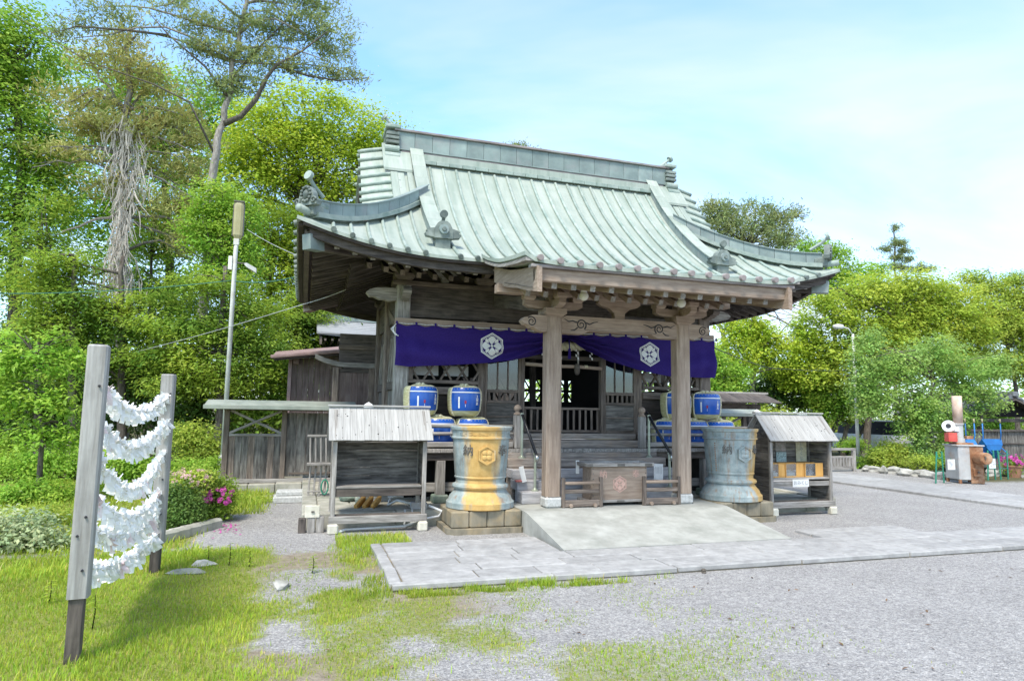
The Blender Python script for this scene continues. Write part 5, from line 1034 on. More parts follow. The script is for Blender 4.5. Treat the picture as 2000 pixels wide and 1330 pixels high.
for sg in (-1, 1):
    b = bmesh.new(); sheet(b, [[(x, .9+sg*(2.45-2.45*u), pr(u)+.05*(abs(x-.25)/3.4)**4) for x in np.linspace(-3.3, 3.8, 13)] for u in np.linspace(0, 1, 11)], (0, 0, -.09)); rf = obj('roof', b, 'shingle', RS)
    for k in range(11): u = k/11; b2('shingle_course', (-3.31, .9+sg*(2.47-2.45*u)-.01, pr(u)-.012), (3.81, .9+sg*(2.47-2.45*u)+.02, pr(u)+.012), 'shingle', rf, bev=0)
    for x in (-3.22, 3.72): b = bmesh.new(); sheet(b, [[(x, .9+sg*(2.4-2.4*u), pr(u)-.09-h) for h in (0, .22)] for u in np.linspace(0, 1, 9)], (.06, 0, 0)); obj('barge_board', b, 'wood_mid', RS)
b2('ridge', (-3.3, .75, 4.48), (3.8, 1.05, 4.66), 'copper_side', RS)
for i in range(9): b2('rafter', (-3.1+.2*i, -1.5, 3.60), (-3.04+.2*i, .2, 3.67), 'wood_mid', RS)

# ================================================================== small things round the left stand
CH = thing('slatted_rack', 'grey slatted wooden rack with a ledge, propped beside the empty stand', 'rack', (-4.28, 2.60, .215))
Rt = rot(R_(5), 'Y')
for i in range(4):
    x = -.125+.085*i; bar('slat', (x-.02, .0, 0), (x, .03, .50), .028, .022, 'wood_grey', CH, up=(0, 1, 0)); bar('slat', (x-.01, .06, .54), (x-.03, .10, .98), .028, .022, 'wood_grey', CH, up=(0, 1, 0))
b2('ledge', (-.19, -.12, .50), (.19, .10, .54), 'wood_grey', CH); b2('top_bar', (-.20, .075, .96), (.17, .115, 1.0), 'wood_grey', CH); b2('low_bar', (-.17, -.015, .06), (.16, .015, .09), 'wood_grey', CH)
for i in range(4): x = -.125+.085*i; bar('back_leg', (x-.02, .22, 0), (x, .10, .50), .026, .022, 'wood_grey', CH, up=(0, 1, 0))
for i in range(3):
    p = at(703+16*i, 972-2*i, y=1.25); t = box('timber_offcut', (p[0], 1.25, .262), (.055, .34, .09), 'wood_honey', None, R=rot(R_(18), 'X') @ rot(R_(-25), 'Z')); setp(t, 'orange-brown timber offcut lying under the empty stand', 'timber', 'timber offcuts under the empty stand')
def rock(name, c, r, label, cat, group=None, mk='rock', seed=0, kind=None):
    rr = random.Random(seed); b = bmesh.new(); bmesh.ops.create_icosphere(b, subdivisions=2, radius=1)
    for v in b.verts:
        n = v.co.normalized(); f = 1+.16*math.sin(3.1*n.x+seed)+.13*math.sin(4.3*n.y+2*seed)+.10*math.sin(5.7*n.z+seed*3)+rr.uniform(-.07, .07); v.co = Vector((n.x*r[0], n.y*r[1], n.z*r[2]))*f
    return obj(name, b, mk, None, T(*c) @ rot(seed*1.7, 'Z'), label=label, cat=cat, group=group)
rock('mossy_stone', (*at(680, 978, z=.21)[:2], .27), (.15, .11, .10), 'mossy grey-green stone on the plinth under the empty stand', 'stone', mk='moss_stone', seed=3)
t = thing('pipe_fitting', 'bent grey pipe and a dark junction box on the plinth under the empty stand', 'pipe', (-2.95, 1.0, .21)); tubeobj('pipe', [(-.30, .25, .12), (-.34, .2, .02), (-.22, .1, .10), (.02, -.12, .06)], .018, 'pipe', t); tubeobj('cross_pipe', [(-.34, .25, .13), (-.10, .28, .13)], .016, 'pipe', t); b2('junction_box', (-.05, -.22, .0), (.18, -.08, .10), 'zinc', t)
t = thing('conduit', 'grey conduit pipe running along the ground under the empty stand', 'pipe', (-3.5, .52, .02)); tubeobj('pipe', [(-.55, -.22, .0), (-.45, -.10, .01), (.35, -.06, .02), (.50, -.03, .06), (.62, .0, .10), (.86, .05, .12), (.90, .02, .20), (.72, .08, .27)], .017, 'pipe', t); tubeobj('riser', [(.44, -.04, .03), (.48, .02, .10), (.48, .08, .22)], .014, 'pipe', t); tubeobj('riser', [(.35, -.05, .02), (.38, .02, .10), (.38, .08, .22)], .014, 'pipe', t)
t = thing('timber_prop', 'short dark timbers and a bolted plate propping the plinth corner', 'timber', (-4.38, .52, 0))
for i in range(3): b2('timber', (-.18+.115*i, -.09, 0), (-.08+.115*i, .02, .19+.01*i), 'wood_grey' if i else 'wood_dark', t)
b2('plate', (-.10, -.10, .20), (.09, -.07, .36), 'foot_stone', t); b2('bolt', (-.02, -.115, .27), (.02, -.10, .29), 'dark_metal', t, bev=0)
t = thing('step_stones', 'two flat stones stacked as a step by the fence door', 'stone', (-4.75, 3.6, 0)); box('lower_stone', (0, 0, .05), (.50, .42, .12), 'granite', t, bev=.02); box('upper_stone', (.02, .08, .15), (.46, .34, .09), 'granite', t, bev=.02)
t = thing('garden_hose', 'coiled green hose hanging on the slatted rack', 'hose', (-4.17, 2.56, .36)); b = bmesh.new(); tube(b, [(.055*math.cos(a), .01*a/6, .12*math.sin(a)) for a in np.linspace(0, 12, 50)], .012, 6); obj('coil', b, 'green_paint', t, smooth=True)
for k, (px, py, r) in enumerate(((365, 1120, .13), (548, 1148, .10), (400, 1105, .10))): p = at(px, py, z=0); rock('field_stone', (p[0], p[1], .015), (r*1.2, r*.7, .045), ['long pale stone half sunk in the thick grass by the far rack post', 'flat pale stone lying at the edge of the bare patch', 'small pale stone beside the long stone in the grass'][k], 'stone', 'stones lying in the grass', seed=k+11)
for k in range(5):
    p = at(325+22*k, 1058-6.0*k, z=0); t = box('kerb_stone', (p[0], p[1]+.05, .05), (.30, .13, .16), 'plinth', None, R=rot(R_(57), 'Z') if k == 4 else rot(R_(52), 'Z'), bev=.03); setp(t, 'rounded kerb stone edging the azalea bed', 'kerb stone', 'kerb stones of the azalea bed')

# ================================================================== right side of the court
G2 = thing('roofed_gate', 'small dark wooden gate roof on posts beyond the stand of fortune boxes', 'gate', (8.0, 8.0, 0))
for x in (-.9, .38): b2('post', (x-.09, -.09, 0), (x+.09, .09, 1.95), 'wood_dark', G2)
for sg in (-1, 1): 
    for i in range(9): x = -1.4+.27*i; bar('roof_plank', (x, sg*.02, 2.30), (x, sg*.85, 2.02), .262, .03, 'wood_dark', G2)
b2('ridge_board', (-1.55, -.06, 2.29), (1.05, .06, 2.35), 'wood_grey', G2); b2('lintel', (-1.2, -.07, 1.83), (.75, .07, 1.99), 'wood_dark', G2); bar('brace', (.38, 0, 1.2), (-.1, 0, 1.85), .07, .07, 'wood_dark', G2)
LF = thing('low_slotted_fence', 'low grey slotted wooden fence with a raised top rail beside the white lamp post', 'fence', (11.1, 7.3, 0))
b2('top_rail', (-.55, -.05, .63), (.56, .05, .70), 'wood_grey', LF); b2('panel_top', (-.52, -.03, .40), (.48, .03, .46), 'wood_grey', LF); b2('panel_bottom', (-.52, -.03, .06), (.48, .03, .15), 'wood_grey', LF)
for i in range(9): b2('pale', (-.52+.115*i, -.03, .15), (-.52+.115*i+.08, .03, .40), 'wood_grey', LF, bev=.004)
for x in (-.5, .50): b2('post', (x-.05, -.05, 0), (x+.05, .05, .63), 'wood_grey', LF)
L2 = thing('street_lamp', 'thin white lamp post with a curved arm standing in the maples', 'lamp', (13.1, 8.6, 0))
b = bmesh.new(); tube(b, [(0, 0, 0), (0, 0, 2.2), (-.02, 0, 4.45)], [.06, .055, .04], 10); obj('post', b, 'pole_white', L2, smooth=True); tubeobj('arm', [(-.02, 0, 4.40), (-.2, 0, 4.62), (-.5, -.05, 4.66)], .02, 'pole_white', L2)
b = bmesh.new(); rings(b, [[(-.45-.42*t_, y*w-.05, 4.66+zz*w) for y, zz in ((-.10, -.05), (-.05, -.09), (.05, -.09), (.10, -.05), (.06, .07), (-.06, .07))] for t_, w in ((0, .3), (.15, .9), (.7, 1.1), (1, .5))]); obj('lamp_head', b, 'pole_white', L2, smooth=True)
# incinerator
IN = thing('rusty_incinerator', 'rusty sheet-metal incinerator with a tall chimney, blower and drum', 'incinerator', (11.85, 3.95, 0), R_(-22))
b2('firebox', (-.30, -.30, .10), (.30, .30, .95), 'zinc', IN, bev=.01)
for x in (-.27, .27):
    for y in (-.27, .27): b2('leg', (x-.03, y-.03, 0), (x+.03, y+.03, .10), 'rust', IN)
b2('front_plate', (-.02, -.306, .02), (.305, -.30, .94), 'rust', IN, bev=0); b2('top_plate', (-.34, -.33, .95), (.34, .33, .98), 'zinc', IN); b2('flange', (-.22, -.12, .98), (.20, .22, 1.03), 'rust', IN)
b = bmesh.new(); lathe(b, [(.135, 1.03), (.135, 1.13), (.105, 1.14), (.105, 1.48), (.125, 1.49), (.125, 1.53)], 20); obj('lower_flue', b, 'zinc', IN, T(-.06, .05, 0), smooth=False)
b = bmesh.new(); lathe(b, [(.115, 1.53), (.115, 2.24), (.10, 2.24), (.10, 2.0)], 20); obj('chimney', b, 'rust_pale', IN, T(-.06, .05, 0), smooth=True)
b = bmesh.new(); lathe(b, [(.14, 0), (.15, .02), (.15, .38), (.13, .40)], 22); dm = obj('drum', b, 'rust', IN, T(.16, -.28, .66) @ rot(R_(90), 'X') @ rot(R_(0), 'Y'), smooth=False); b2('drum_handle', (.10, -.72, .64), (.13, -.68, .72), 'dark_metal', IN); b2('ash_door', (.02, -.36, .20), (.24, -.305, .40), 'rust', IN); b2('door_knob', (.11, -.385, .28), (.15, -.36, .32), 'dark_metal', IN, bev=0)
b = bmesh.new(); bmesh.ops.create_cone(b, segments=22, radius1=.15, radius2=.15, depth=.11, cap_ends=True, matrix=T(-.34, -.02, 1.44) @ rot(R_(70), 'X') @ rot(R_(-30), 'Y')); bl_ = obj('blower', b, 'white_paint', IN)
b = bmesh.new(); bmesh.ops.create_cone(b, segments=16, radius1=.06, radius2=.06, depth=.13, cap_ends=True, matrix=T(-.345, -.025, 1.44) @ rot(R_(70), 'X') @ rot(R_(-30), 'Y')); obj('blower_inlet', b, 'ink', bl_); b2('blower_duct', (-.24, -.06, 1.32), (-.10, .06, 1.42), 'white_paint', bl_); b2('motor_housing', (-.42, -.14, 1.05), (-.20, .06, 1.28), 'red_paint', IN); b2('side_lug', (.10, -.02, 1.12), (.26, .1, 1.2), 'rust', IN)
def cordstand(p, label, tilt):
    t = thing('cord_stand', label, 'stand', p, 0, 'green cord stands round the incinerator')
    bar('pole', (0, 0, 0), (tilt, 0, .80), .03, .03, 'green_paint', t); bar('pole', (.34, .05, 0), (.34-tilt*.3, .05, .80), .03, .03, 'green_paint', t); tubeobj('cord', [(tilt, 0, .76), (.15, .02, .62), (.33, .05, .66)], .012, 'green_paint', t, 6); bar('cross_bar', (.02, .01, .3), (.33, .04, .3), .016, .016, 'green_paint', t); return t
cordstand((10.85, 3.95, 0), 'green cord stand on the fence side of the incinerator', .08); cordstand((13.2, 4.35, 0), 'green cord stand between the incinerator and the pink azalea pot', .05); cordstand((13.75, 4.4, 0), 'green cord stand nearest the blue wheelbarrows', -.06)
for (px, py, Y, lb) in ((1858, 907, 3.75, 'white paper sign hung on the cord beside the incinerator'), (1938, 905, 4.3, 'white plastic sign hung on the cord beside the rusty drum')):
    p = at(px, py, y=Y); t = thing('hanging_sign', lb, 'sign', tuple(p), 0, 'white signs round the incinerator'); box('sheet', (0, 0, 0), (.24, .012, .26), 'paper', t, bev=0)
    b = bmesh.new()
    for i in range(6): bmesh.ops.create_cube(b, size=1, matrix=T(random.uniform(-.06, .06), -.008, .07-.028*i) @ Matrix.Diagonal((random.uniform(.03, .10), .002, .009, 1)))
    obj('lettering', b, 'ink_grey', t); box('hook', (0, .005, .14), (.02, .02, .04), 'green_paint', t)
def barrow(p, rz, label):
    t = thing('wheelbarrow', label, 'wheelbarrow', p, rz, 'blue wheelbarrows by the wall'); t.rotation_euler = (R_(-50), 0, rz)
    b = bmesh.new(); rings(b, [[(x*k, y*k, z) for x, y in ((-.30, -.40), (.30, -.40), (.34, .40), (-.34, .40))] for z, k in ((.28, .55), (.40, .85), (.58, 1.0), (.575, .95), (.42, .8), (.32, .5))], cap=True); obj('tray', b, 'blue_plastic', t)
    for s in (-1, 1): tubeobj('handle', [(s*.10, .62, .2), (s*.2, .1, .30), (s*.27, -.5, .62), (s*.27, -.78, .86)], .017, 'blue_plastic', t); tubeobj('leg', [(s*.22, -.25, .42), (s*.22, -.30, .0), (s*.22, -.1, .28)], .015, 'blue_plastic', t); tubeobj('hand_grip', [(s*.27, -.78, .86), (s*.27, -.88, .95)], .022, 'lamp_glass', t)
    b = bmesh.new(); bmesh.ops.create_cone(b, segments=20, radius1=.17, radius2=.17, depth=.07, cap_ends=True, matrix=T(0, .62, .17) @ rot(R_(90), 'Y')); obj('wheel', b, 'rubber', t)
barrow((14.25, 5.4, .37), R_(14), 'blue wheelbarrow tipped up beside the green cord stands'); barrow((15.3, 5.6, .37), R_(-18), 'blue wheelbarrow tipped up behind the pink azalea pot')
AP = thing('azalea_pot', None, None, (14.95, 4.9, 0)); setp(AP, 'pink azalea in a clay pot before the wheelbarrows', 'potted plant'); b = bmesh.new(); lathe(b, [(.16, 0), (.22, .30), (.24, .30), (.24, .34), (.20, .34), (.19, .25)], 18); obj('pot', b, 'terracotta', AP)
# tiled pavilion with a board wall
PV = thing('tiled_pavilion', 'open pavilion with a grey tiled gable roof behind the board wall', 'pavilion', (19.2, 8.6, 0))
for sg in (-1, 1):
    sl = None
    b = bmesh.new(); sheet(b, [[(sg*1.9*u, y, 2.46-.80*u+.14*u*u-.02) for y in np.linspace(-.9, 2.4, 4)] for u in np.linspace(0, 1, 7)], (0, 0, -.05)); sl = obj('roof_bed', b, 'wood_dark', PV)
    for r_ in range(11):
        b = bmesh.new(); tube(b, [(sg*1.95*u, -.85+.3*r_, 2.49-.80*u+.14*u*u) for u in np.linspace(.05, 1, 7)], .07, 8); obj('tile_row', b, 'tile_grey', sl, smooth=True)
    for c_ in range(7):
        u = .12+.14*c_; b2('tile_course', (sg*1.9*u-.12, -.92, 2.46-.80*u+.14*u*u-.01), (sg*1.9*u+.12, 2.42, 2.46-.80*u+.14*u*u+.03), 'tile_grey', sl, bev=.01)
    bar('barge_board', (0, -.86, 2.34), (sg*1.85, -.86, 1.70), .05, .14, 'wood_dark', PV, up=(0, 1, 0)); b2('post', (sg*1.2-.08, -.6, 0), (sg*1.2+.08, -.44, 1.95), 'wood_dark', PV); b2('post', (sg*1.2-.08, 1.9, 0), (sg*1.2+.08, 2.06, 1.95), 'wood_dark', PV); b2('tie', (sg*1.2-.06, -.6, 1.85), (sg*1.2+.06, 2.1, 1.97), 'wood_dark', PV)
b2('cross_tie', (-1.5, -.58, 1.55), (1.5, -.48, 1.67), 'wood_dark', PV); b2('gable_panel', (-1.0, -.5, 1.75), (1.0, -.45, 2.1), 'dark_void', PV); b2('ridge_tiles', (-.12, -.95, 2.46), (.12, 2.45, 2.62), 'tile_grey', PV)
b2('red_gutter', (.5, -1.0, 2.10), (2.1, -.9, 2.16), 'copper_red', PV)
BW = thing('board_wall', 'dark vertical board wall behind the blue wheelbarrows', 'wall', (18.6, 7.0, 0)); b2('cap_rail', (-2.55, -.08, 1.24), (2.6, .10, 1.31), 'wood_dark', BW); b2('mid_rail', (-2.5, -.05, .82), (2.6, -.015, .87), 'wood_dark', BW)
for i in range(34): b2('board', (-2.5+.15*i, -.012, 0), (-2.5+.15*i+.143, .015, 1.24), 'wood_board', BW, bev=.003)
# parked car behind the trees
CR = thing('parked_car', 'white car with dark windows parked behind the trees', 'car', (19.4, 13.6, 0), R_(12)); 
b = bmesh.new(); rings(b, [[(x, y*k, z) for x, z in ((-.85, .28), (.85, .28), (.86, .75), (.80, .92), (-.80, .92), (-.86, .75))] for y, k in ((-1.9, 1), (-1.8, 1.05), (1.8, 1.05), (1.9, 1))]); body = obj('body', b, 'car_white', CR)
b = bmesh.new(); rings(b, [[(x*k, y, z) for x, z in ((-.78, .92), (.78, .92), (.62, 1.46), (-.62, 1.46))] for y, k in ((-1.2, .96), (1.5, .96))]); obj('window_glass', b, 'black_paint', CR); b2('roof', (-.60, -.9, 1.46), (.60, 1.3, 1.52), 'car_white', CR, bev=.04)
for sx_ in (-1, 1):
    for y in (-1.2, 1.2): b = bmesh.new(); bmesh.ops.create_cone(b, segments=18, radius1=.31, radius2=.31, depth=.2, cap_ends=True, matrix=T(sx_*.78, y, .31) @ rot(R_(90), 'Y')); obj('wheel', b, 'rubber', CR)
    b2('headlight', (sx_*.55-.14, -2.02, .66), (sx_*.55+.14, -1.96, .78), 'glass', CR, bev=.01)
for k, (px, py, r) in enumerate(((1697, 921, .17), (1712, 922, .22), (1731, 925, .17), (1752, 925, .26), (1775, 929, .30), (1800, 931, .26), (1822, 934, .22), (1845, 936, .25), (1868, 938, .20), (1945, 930, .25), (1975, 930, .3), (2005, 932, .3))):
    p = at(px, py, z=0); rock('edging_rock', (p[0], p[1]+.1, .07), (r*1.15, r*.7, .13), 'rough grey rock edging the planting bed', 'rock', 'rocks edging the planting bed', seed=k+30)

# ================================================================== trees, shrubs and grass
def leafmat(name, a, b_, trans=.38, rough=.55):
    mat(name, a, b_, sc=.9, st=(1, 1, 1), rough=rough, bump=0, rnd=.06, spec=.25, trans=trans, attr='tint', det=3)
leafmat('leaf_camphor', (.36, .50, .045), (.50, .61, .07), .5); leafmat('leaf_fresh', (.24, .45, .05), (.40, .57, .085), .5); leafmat('leaf_maple', (.38, .51, .06), (.53, .63, .10), .5); leafmat('leaf_cherry', (.26, .44, .09), (.43, .60, .18), .5)
leafmat('leaf_dark', (.075, .155, .03), (.18, .30, .06), .35, .5); leafmat('leaf_fir', (.14, .27, .04), (.42, .56, .07), .5); leafmat('needle_pine', (.22, .29, .11), (.35, .41, .16), .4); leafmat('needle_olive', (.38, .41, .13), (.55, .54, .20), .45)
leafmat('leaf_olive', (.31, .43, .06), (.46, .56, .095), .45); leafmat('leaf_pale', (.26, .36, .15), (.50, .58, .34), .4); leafmat('petal_pink', (.50, .06, .30), (.68, .13, .46), .35); leafmat('petal_pale', (.66, .42, .40), (.78, .64, .58), .3); leafmat('grass', (.26, .40, .035), (.43, .55, .07), .5)
def unit(v): return v/np.maximum(np.linalg.norm(v, axis=-1, keepdims=True), 1e-9)
def leafcloud(C, L_, Wd, nrm, rng, tint, droop=.3, dirs=None):
    """one diamond leaf at each of the points C"""
    n = len(C); nrm = unit(nrm); d = rng.normal(size=(n, 3)) if dirs is None else dirs
    d = d-nrm*(d*nrm).sum(1, keepdims=True); d = unit(d); s = np.cross(nrm, d); L_ = L_[:, None]; Wd = Wd[:, None]
    base = C-d*L_*.5; mid = C+nrm*L_*.06; tip = C+d*L_*.5; tip[:, 2] -= droop*L_[:, 0]*.4
    V = np.stack([base, mid-s*Wd*.5, tip, mid+s*Wd*.5], 1).reshape(-1, 3); F = np.arange(4*n).reshape(n, 4); return V, F, np.repeat(tint, 4, 0)
def crown_points(blobs, leaf, dens, clump, rng, flat=.6, shell=.5, cap=20000):
    """blobs (centre, radii): clumps spread through an uneven shell, leaves gathered round them"""
    PC, PO, TT = [], [], []
    for c, r in blobs:
        c, r = np.array(c), np.array(r); n = int(min(cap, 4.2*dens*math.pi*r[0]*r[2]/(leaf*leaf*.42))); per = 26; k = max(5, n//per)
        u = unit(rng.normal(size=(k, 3))); rad = shell+(1.02-shell)*rng.random((k, 1))**.6; rad *= .80+.36*rng.random((k, 1)); cc = c+u*rad*r
        tc_ = np.stack([.82+.36*rng.random(k)]*3, 1); tc_[:, 0] *= .90+.26*rng.random(k)
        i = rng.integers(0, k, n); off = rng.normal(size=(n, 3))*clump*(.6+.8*rng.random((n, 1))); off[:, 2] *= flat
        PC.append(cc[i]+off); PO.append(unit((cc[i]-c)/r)); TT.append(tc_[i])
    return np.concatenate(PC), np.concatenate(PO), np.concatenate(TT)
def W2(px, py, Y):
    p = at(px, py, y=Y); return p, float((p-CAM) @ FW)/FPX
def pxblobs(lst, Y, depth=.8):
    o = []
    for q in lst:
        px, py, rx, ry = q[:4]; y = Y+(q[4] if len(q) > 4 else 0); p, k = W2(px, py, y); o.append((p, (rx*k, max(.25, depth*(rx+ry)/2*k), ry*k)))
    return o
def branches(b, root_pts, targets, rng, r0=.05, n=5):
    root_pts = [Vector(p) for p in root_pts]
    for t_ in targets:
        t_ = Vector(t_); cand = [p for p in root_pts if p.z < t_.z+.3] or root_pts; a = min(cand, key=lambda p: (p-t_).length+abs(t_.z-p.z)*.4)
        d = t_-a; L0 = d.length; pts = []
        j = Vector(rng.normal(size=3))*L0*.07
        for u in np.linspace(0, 1, 6): pts.append(a+d*u+Vector((0, 0, L0*.10*math.sin(u*math.pi)))+j*math.sin(u*math.pi*1.6))
        tube(b, pts, [r0*(1-.82*u)+.006 for u in np.linspace(0, 1, 6)], n)
def tree(name, label, Y, trunk, blobs, lm, leaf=.12, dens=2.2, clump=.30, flat=.6, shell=.45, bark='bark', r=(.16, .05), kind='broad', group=None, seed=1, nbr=14, cat='tree', ground=True, width=.55, extra=None, depth=.8, asp=None):
    rng = np.random.default_rng(seed); tp = []
    for q in trunk: tp.append(W2(q[0], q[1], Y+(q[2] if len(q) > 2 else 0))[0])
    base = np.array([tp[0][0], tp[0][1], 0.0])
    if ground: tp = [base]+[p for p in tp if p[2] > .05]
    t = thing(name, label, cat, tuple(base), 0, group); bl_ = pxblobs(blobs, Y, depth)
    b = bmesh.new(); P = [Vector(p-base) for p in tp]; PP = []
    for i in range(len(P)-1):
        for u in np.linspace(0, 1, 5)[:-1]: PP.append(P[i].lerp(P[i+1], u))
    PP.append(P[-1]); m = len(PP); wob = rng.normal(size=(m, 3))*.02*(tp[-1][2]/5); PP = [p+Vector((w[0], w[1], 0)) if 0 < i < m-1 else p for i, (p, w) in enumerate(zip(PP, wob))]
    tube(b, PP, [r[0]+(r[1]-r[0])*(i/(m-1))**.8+(.35*r[0]*max(0, 1-i/2.0)) for i in range(m)], 10)
    tg = []
    for c, rr in bl_:
        for _ in range(max(1, nbr//len(bl_))): tg.append(np.array(c)+unit(rng.normal(size=3))*np.array(rr)*.7-base)
    branches(b, PP[len(PP)//4:], tg, rng, r[0]*.20); tr = obj('trunk', b, bark, t, smooth=True)
    C, O, TT = crown_points(bl_, leaf, dens, clump, rng, flat, shell); n = len(C); C = C-base
    if kind == 'needle':
        L_ = leaf*(1.0+.6*rng.random(n)); nr = rng.normal(size=(n, 3)); dr = O*.5+rng.normal(size=(n, 3))*.7+np.array([0, 0, .55]); V, F, c_ = leafcloud(C, L_, L_*.22, nr, rng, TT*(.8+.4*rng.random((n, 1))), .0, dr)
    else:
        L_ = leaf*(.55+.9*rng.random(n)); nr = np.array([0, 0, .8])+O*.45+rng.normal(size=(n, 3))*(.36 if kind == 'broad' else .24); V, F, c_ = leafcloud(C, L_, L_*width, nr, rng, TT*(.92+.16*rng.random((n, 1))), .35)
    me = npmesh('crown', V, F, c_); obj('crown', me, lm, t)
    if extra: extra(t, base, bl_, rng)
    return t
GLT = 'trees behind the hall and fence'; GRT = 'trees on the far side of the court'
tree('camphor_tree', 'big rounded yellow-green tree rising behind the roof hip', 21, [(585, 800), (590, 560), (600, 420)], [(690, 255, 95, 60), (600, 225, 95, 62), (560, 300, 100, 70), (650, 330, 105, 60), (735, 290, 55, 55), (505, 270, 70, 70), (690, 390, 80, 45), (580, 390, 80, 60), (760, 350, 40, 60), (480, 360, 60, 70)], 'leaf_camphor', .15, 1.25, .34, r=(.34, .10), group=GLT, seed=2, nbr=44, shell=.6)
tree('camphor_tree', 'bright yellow-green tree between the lamp pole and the roof corner', 15.5, [(540, 800), (520, 660), (530, 560)], [(545, 450, 55, 50), (540, 535, 62, 52), (590, 490, 40, 60), (500, 600, 50, 35), (590, 590, 40, 40), (510, 480, 30, 60)], 'leaf_camphor', .115, 1.9, .22, r=(.2, .07), group=GLT, seed=3, nbr=20)
tree('camphor_tree', 'young bright green tree in front of the leaning pine trunk', 12.2, [(455, 840), (450, 700), (450, 560)], [(465, 425, 52, 46), (425, 390, 46, 40), (420, 470, 56, 44), (480, 500, 46, 40), (440, 540, 60, 40), (390, 440, 40, 40)], 'leaf_fresh', .10, 1.5, .19, r=(.12, .04), group=GLT, seed=14, nbr=22)
tree('zelkova_tree', 'tall fresh green tree behind the small sapling and paper rack', 16, [(20, 880), (30, 560), (40, 300), (30, 120)], [(30, 90, 75, 100), (0, 260, 100, 110), (70, 390, 80, 70), (-40, 120, 80, 140), (40, 520, 90, 70), (-60, 420, 90, 100), (100, 300, 45, 60)], 'leaf_fresh', .13, 1.5, .30, r=(.30, .08), group=GLT, seed=4, nbr=30)
tree('zelkova_tree', 'broad light green tree standing behind the vine-covered conifer', 23, [(330, 820), (330, 500), (320, 300)], [(180, 165, 95, 60), (330, 190, 85, 60), (400, 320, 85, 90), (320, 400, 110, 80), (150, 390, 90, 90), (440, 440, 60, 80), (120, 250, 60, 60), (260, 280, 70, 60), (440, 230, 60, 60), (240, 500, 90, 60), (400, 520, 70, 60)], 'leaf_fresh', .16, 1.15, .36, r=(.36, .1), group=GLT, seed=5, nbr=44, shell=.6)
def vines(t, base, bl_, rng):
    b = bmesh.new()
    for i in range(800):
        v = rng.random(); py = 225+345*v; hw = 24+14*math.sin(v*7)+10*v; px = 238+8*math.sin(v*5)+rng.normal()*hw*.55; p, k = W2(px, py, 14.6+rng.normal()*.25)
        L0 = (18+34*rng.random())*k; dx = rng.normal()*.25*L0; dy = rng.normal()*.12; q = Vector(p-base); sg = .15 if rng.random() < .7 else 1.0
        tube(b, [q, q+Vector((dx*.4+rng.normal()*.04*sg, dy*.4, -L0*.45)), q+Vector((dx, dy, -L0*(.75+.35*rng.random())))], [.017, .014, .006], 3, cap=False)
    obj('dead_vine', b, 'vine', t)
    b = bmesh.new()
    for a, c in (((228, 300), (100, 290)), ((230, 315), (60, 330)), ((262, 250), (330, 205)), ((255, 260), (380, 300)), ((228, 350), (120, 400)), ((262, 330), (390, 400)), ((245, 220), (180, 130)), ((255, 215), (300, 150)), ((230, 420), (90, 470)), ((260, 430), (410, 520))):
        p, q = Vector(W2(*a, 15)[0]-base), Vector(W2(*c, 15+rng.normal()*.6)[0]-base); d = q-p; pts = [p+d*u+Vector((0, 0, d.length*.06*math.sin(u*3.1)))+Vector(rng.normal(size=3))*.03 for u in np.linspace(0, 1, 8)]; tube(b, pts, [.05*(1-.85*u)+.006 for u in np.linspace(0, 1, 8)], 5)
        for _ in range(7): s_ = pts[int(rng.integers(2, 8))]; tube(b, [s_, s_+Vector((rng.normal()*.3, rng.normal()*.2, -.12-.3*rng.random()))], [.010, .003], 3, cap=False)
    obj('bare_branches', b, 'bark_pale', t)
tree('vine_clad_conifer', 'olive conifer whose trunk is wrapped in dead grey vines', 15, [(236, 830), (238, 560), (242, 300), (250, 140), (252, 60)], [(230, 120, 100, 35), (150, 195, 80, 26), (330, 225, 80, 30), (250, 260, 115, 34), (345, 325, 75, 30), (140, 300, 75, 22), (395, 470, 70, 40), (340, 400, 85, 28), (245, 70, 40, 35), (300, 170, 70, 26), (170, 245, 70, 22), (380, 270, 45, 24), (215, 370, 60, 22)], 'needle_olive', .16, 1.5, .26, flat=.45, shell=.15, r=(.24, .06), kind='needle', group=GLT, seed=6, nbr=26, extra=vines, bark='bark_pale')
tree('tall_pine', 'tall pine with a leaning grey trunk and a long bough towards the roof', 13, [(395, 800), (405, 500), (418, 320), (440, 235), (452, 150), (475, 40), (490, -90)], [(620, 55, 85, 30), (690, 150, 42, 12), (525, 55, 105, 36), (400, 45, 85, 26), (235, 30, 95, 16), (150, 48, 60, 12), (570, 130, 75, 24), (475, 110, 85, 30), (430, 165, 70, 24), (655, 100, 48, 24), (385, 95, 75, 24), (520, -30, 150, 36), (330, 8, 80, 14), (610, 10, 70, 20), (120, 62, 35, 10), (650, 140, 60, 12), (500, 165, 60, 18)], 'needle_pine', .13, 1.25, .16, flat=.7, shell=.05, r=(.19, .05), kind='needle', group=GLT, seed=7, nbr=18, bark='bark_pale', depth=.9,
     extra=lambda t, base, bl_, rng: [tubeobj('bough', [Vector(W2(x, y, 13-.1*i)[0]-base) for i, (x, y) in enumerate(L0)], [r0*(1-.8*u) for u in np.linspace(0, 1, len(L0))], 'bark', t, 7) for r0, L0 in ((.10, ((438, 242), (470, 228), (500, 195), (522, 150), (540, 128), (590, 100), (640, 62))), (.05, ((545, 130), (600, 148), (660, 158), (720, 152))), (.05, ((445, 190), (400, 130), (330, 70), (290, 25))), (.045, ((330, 70), (250, 60), (150, 52), (95, 68))), (.05, ((455, 150), (510, 90), (560, 40), (600, -10))), (.04, ((418, 300), (370, 200), (300, 165), (170, 120), (20, 25))))])
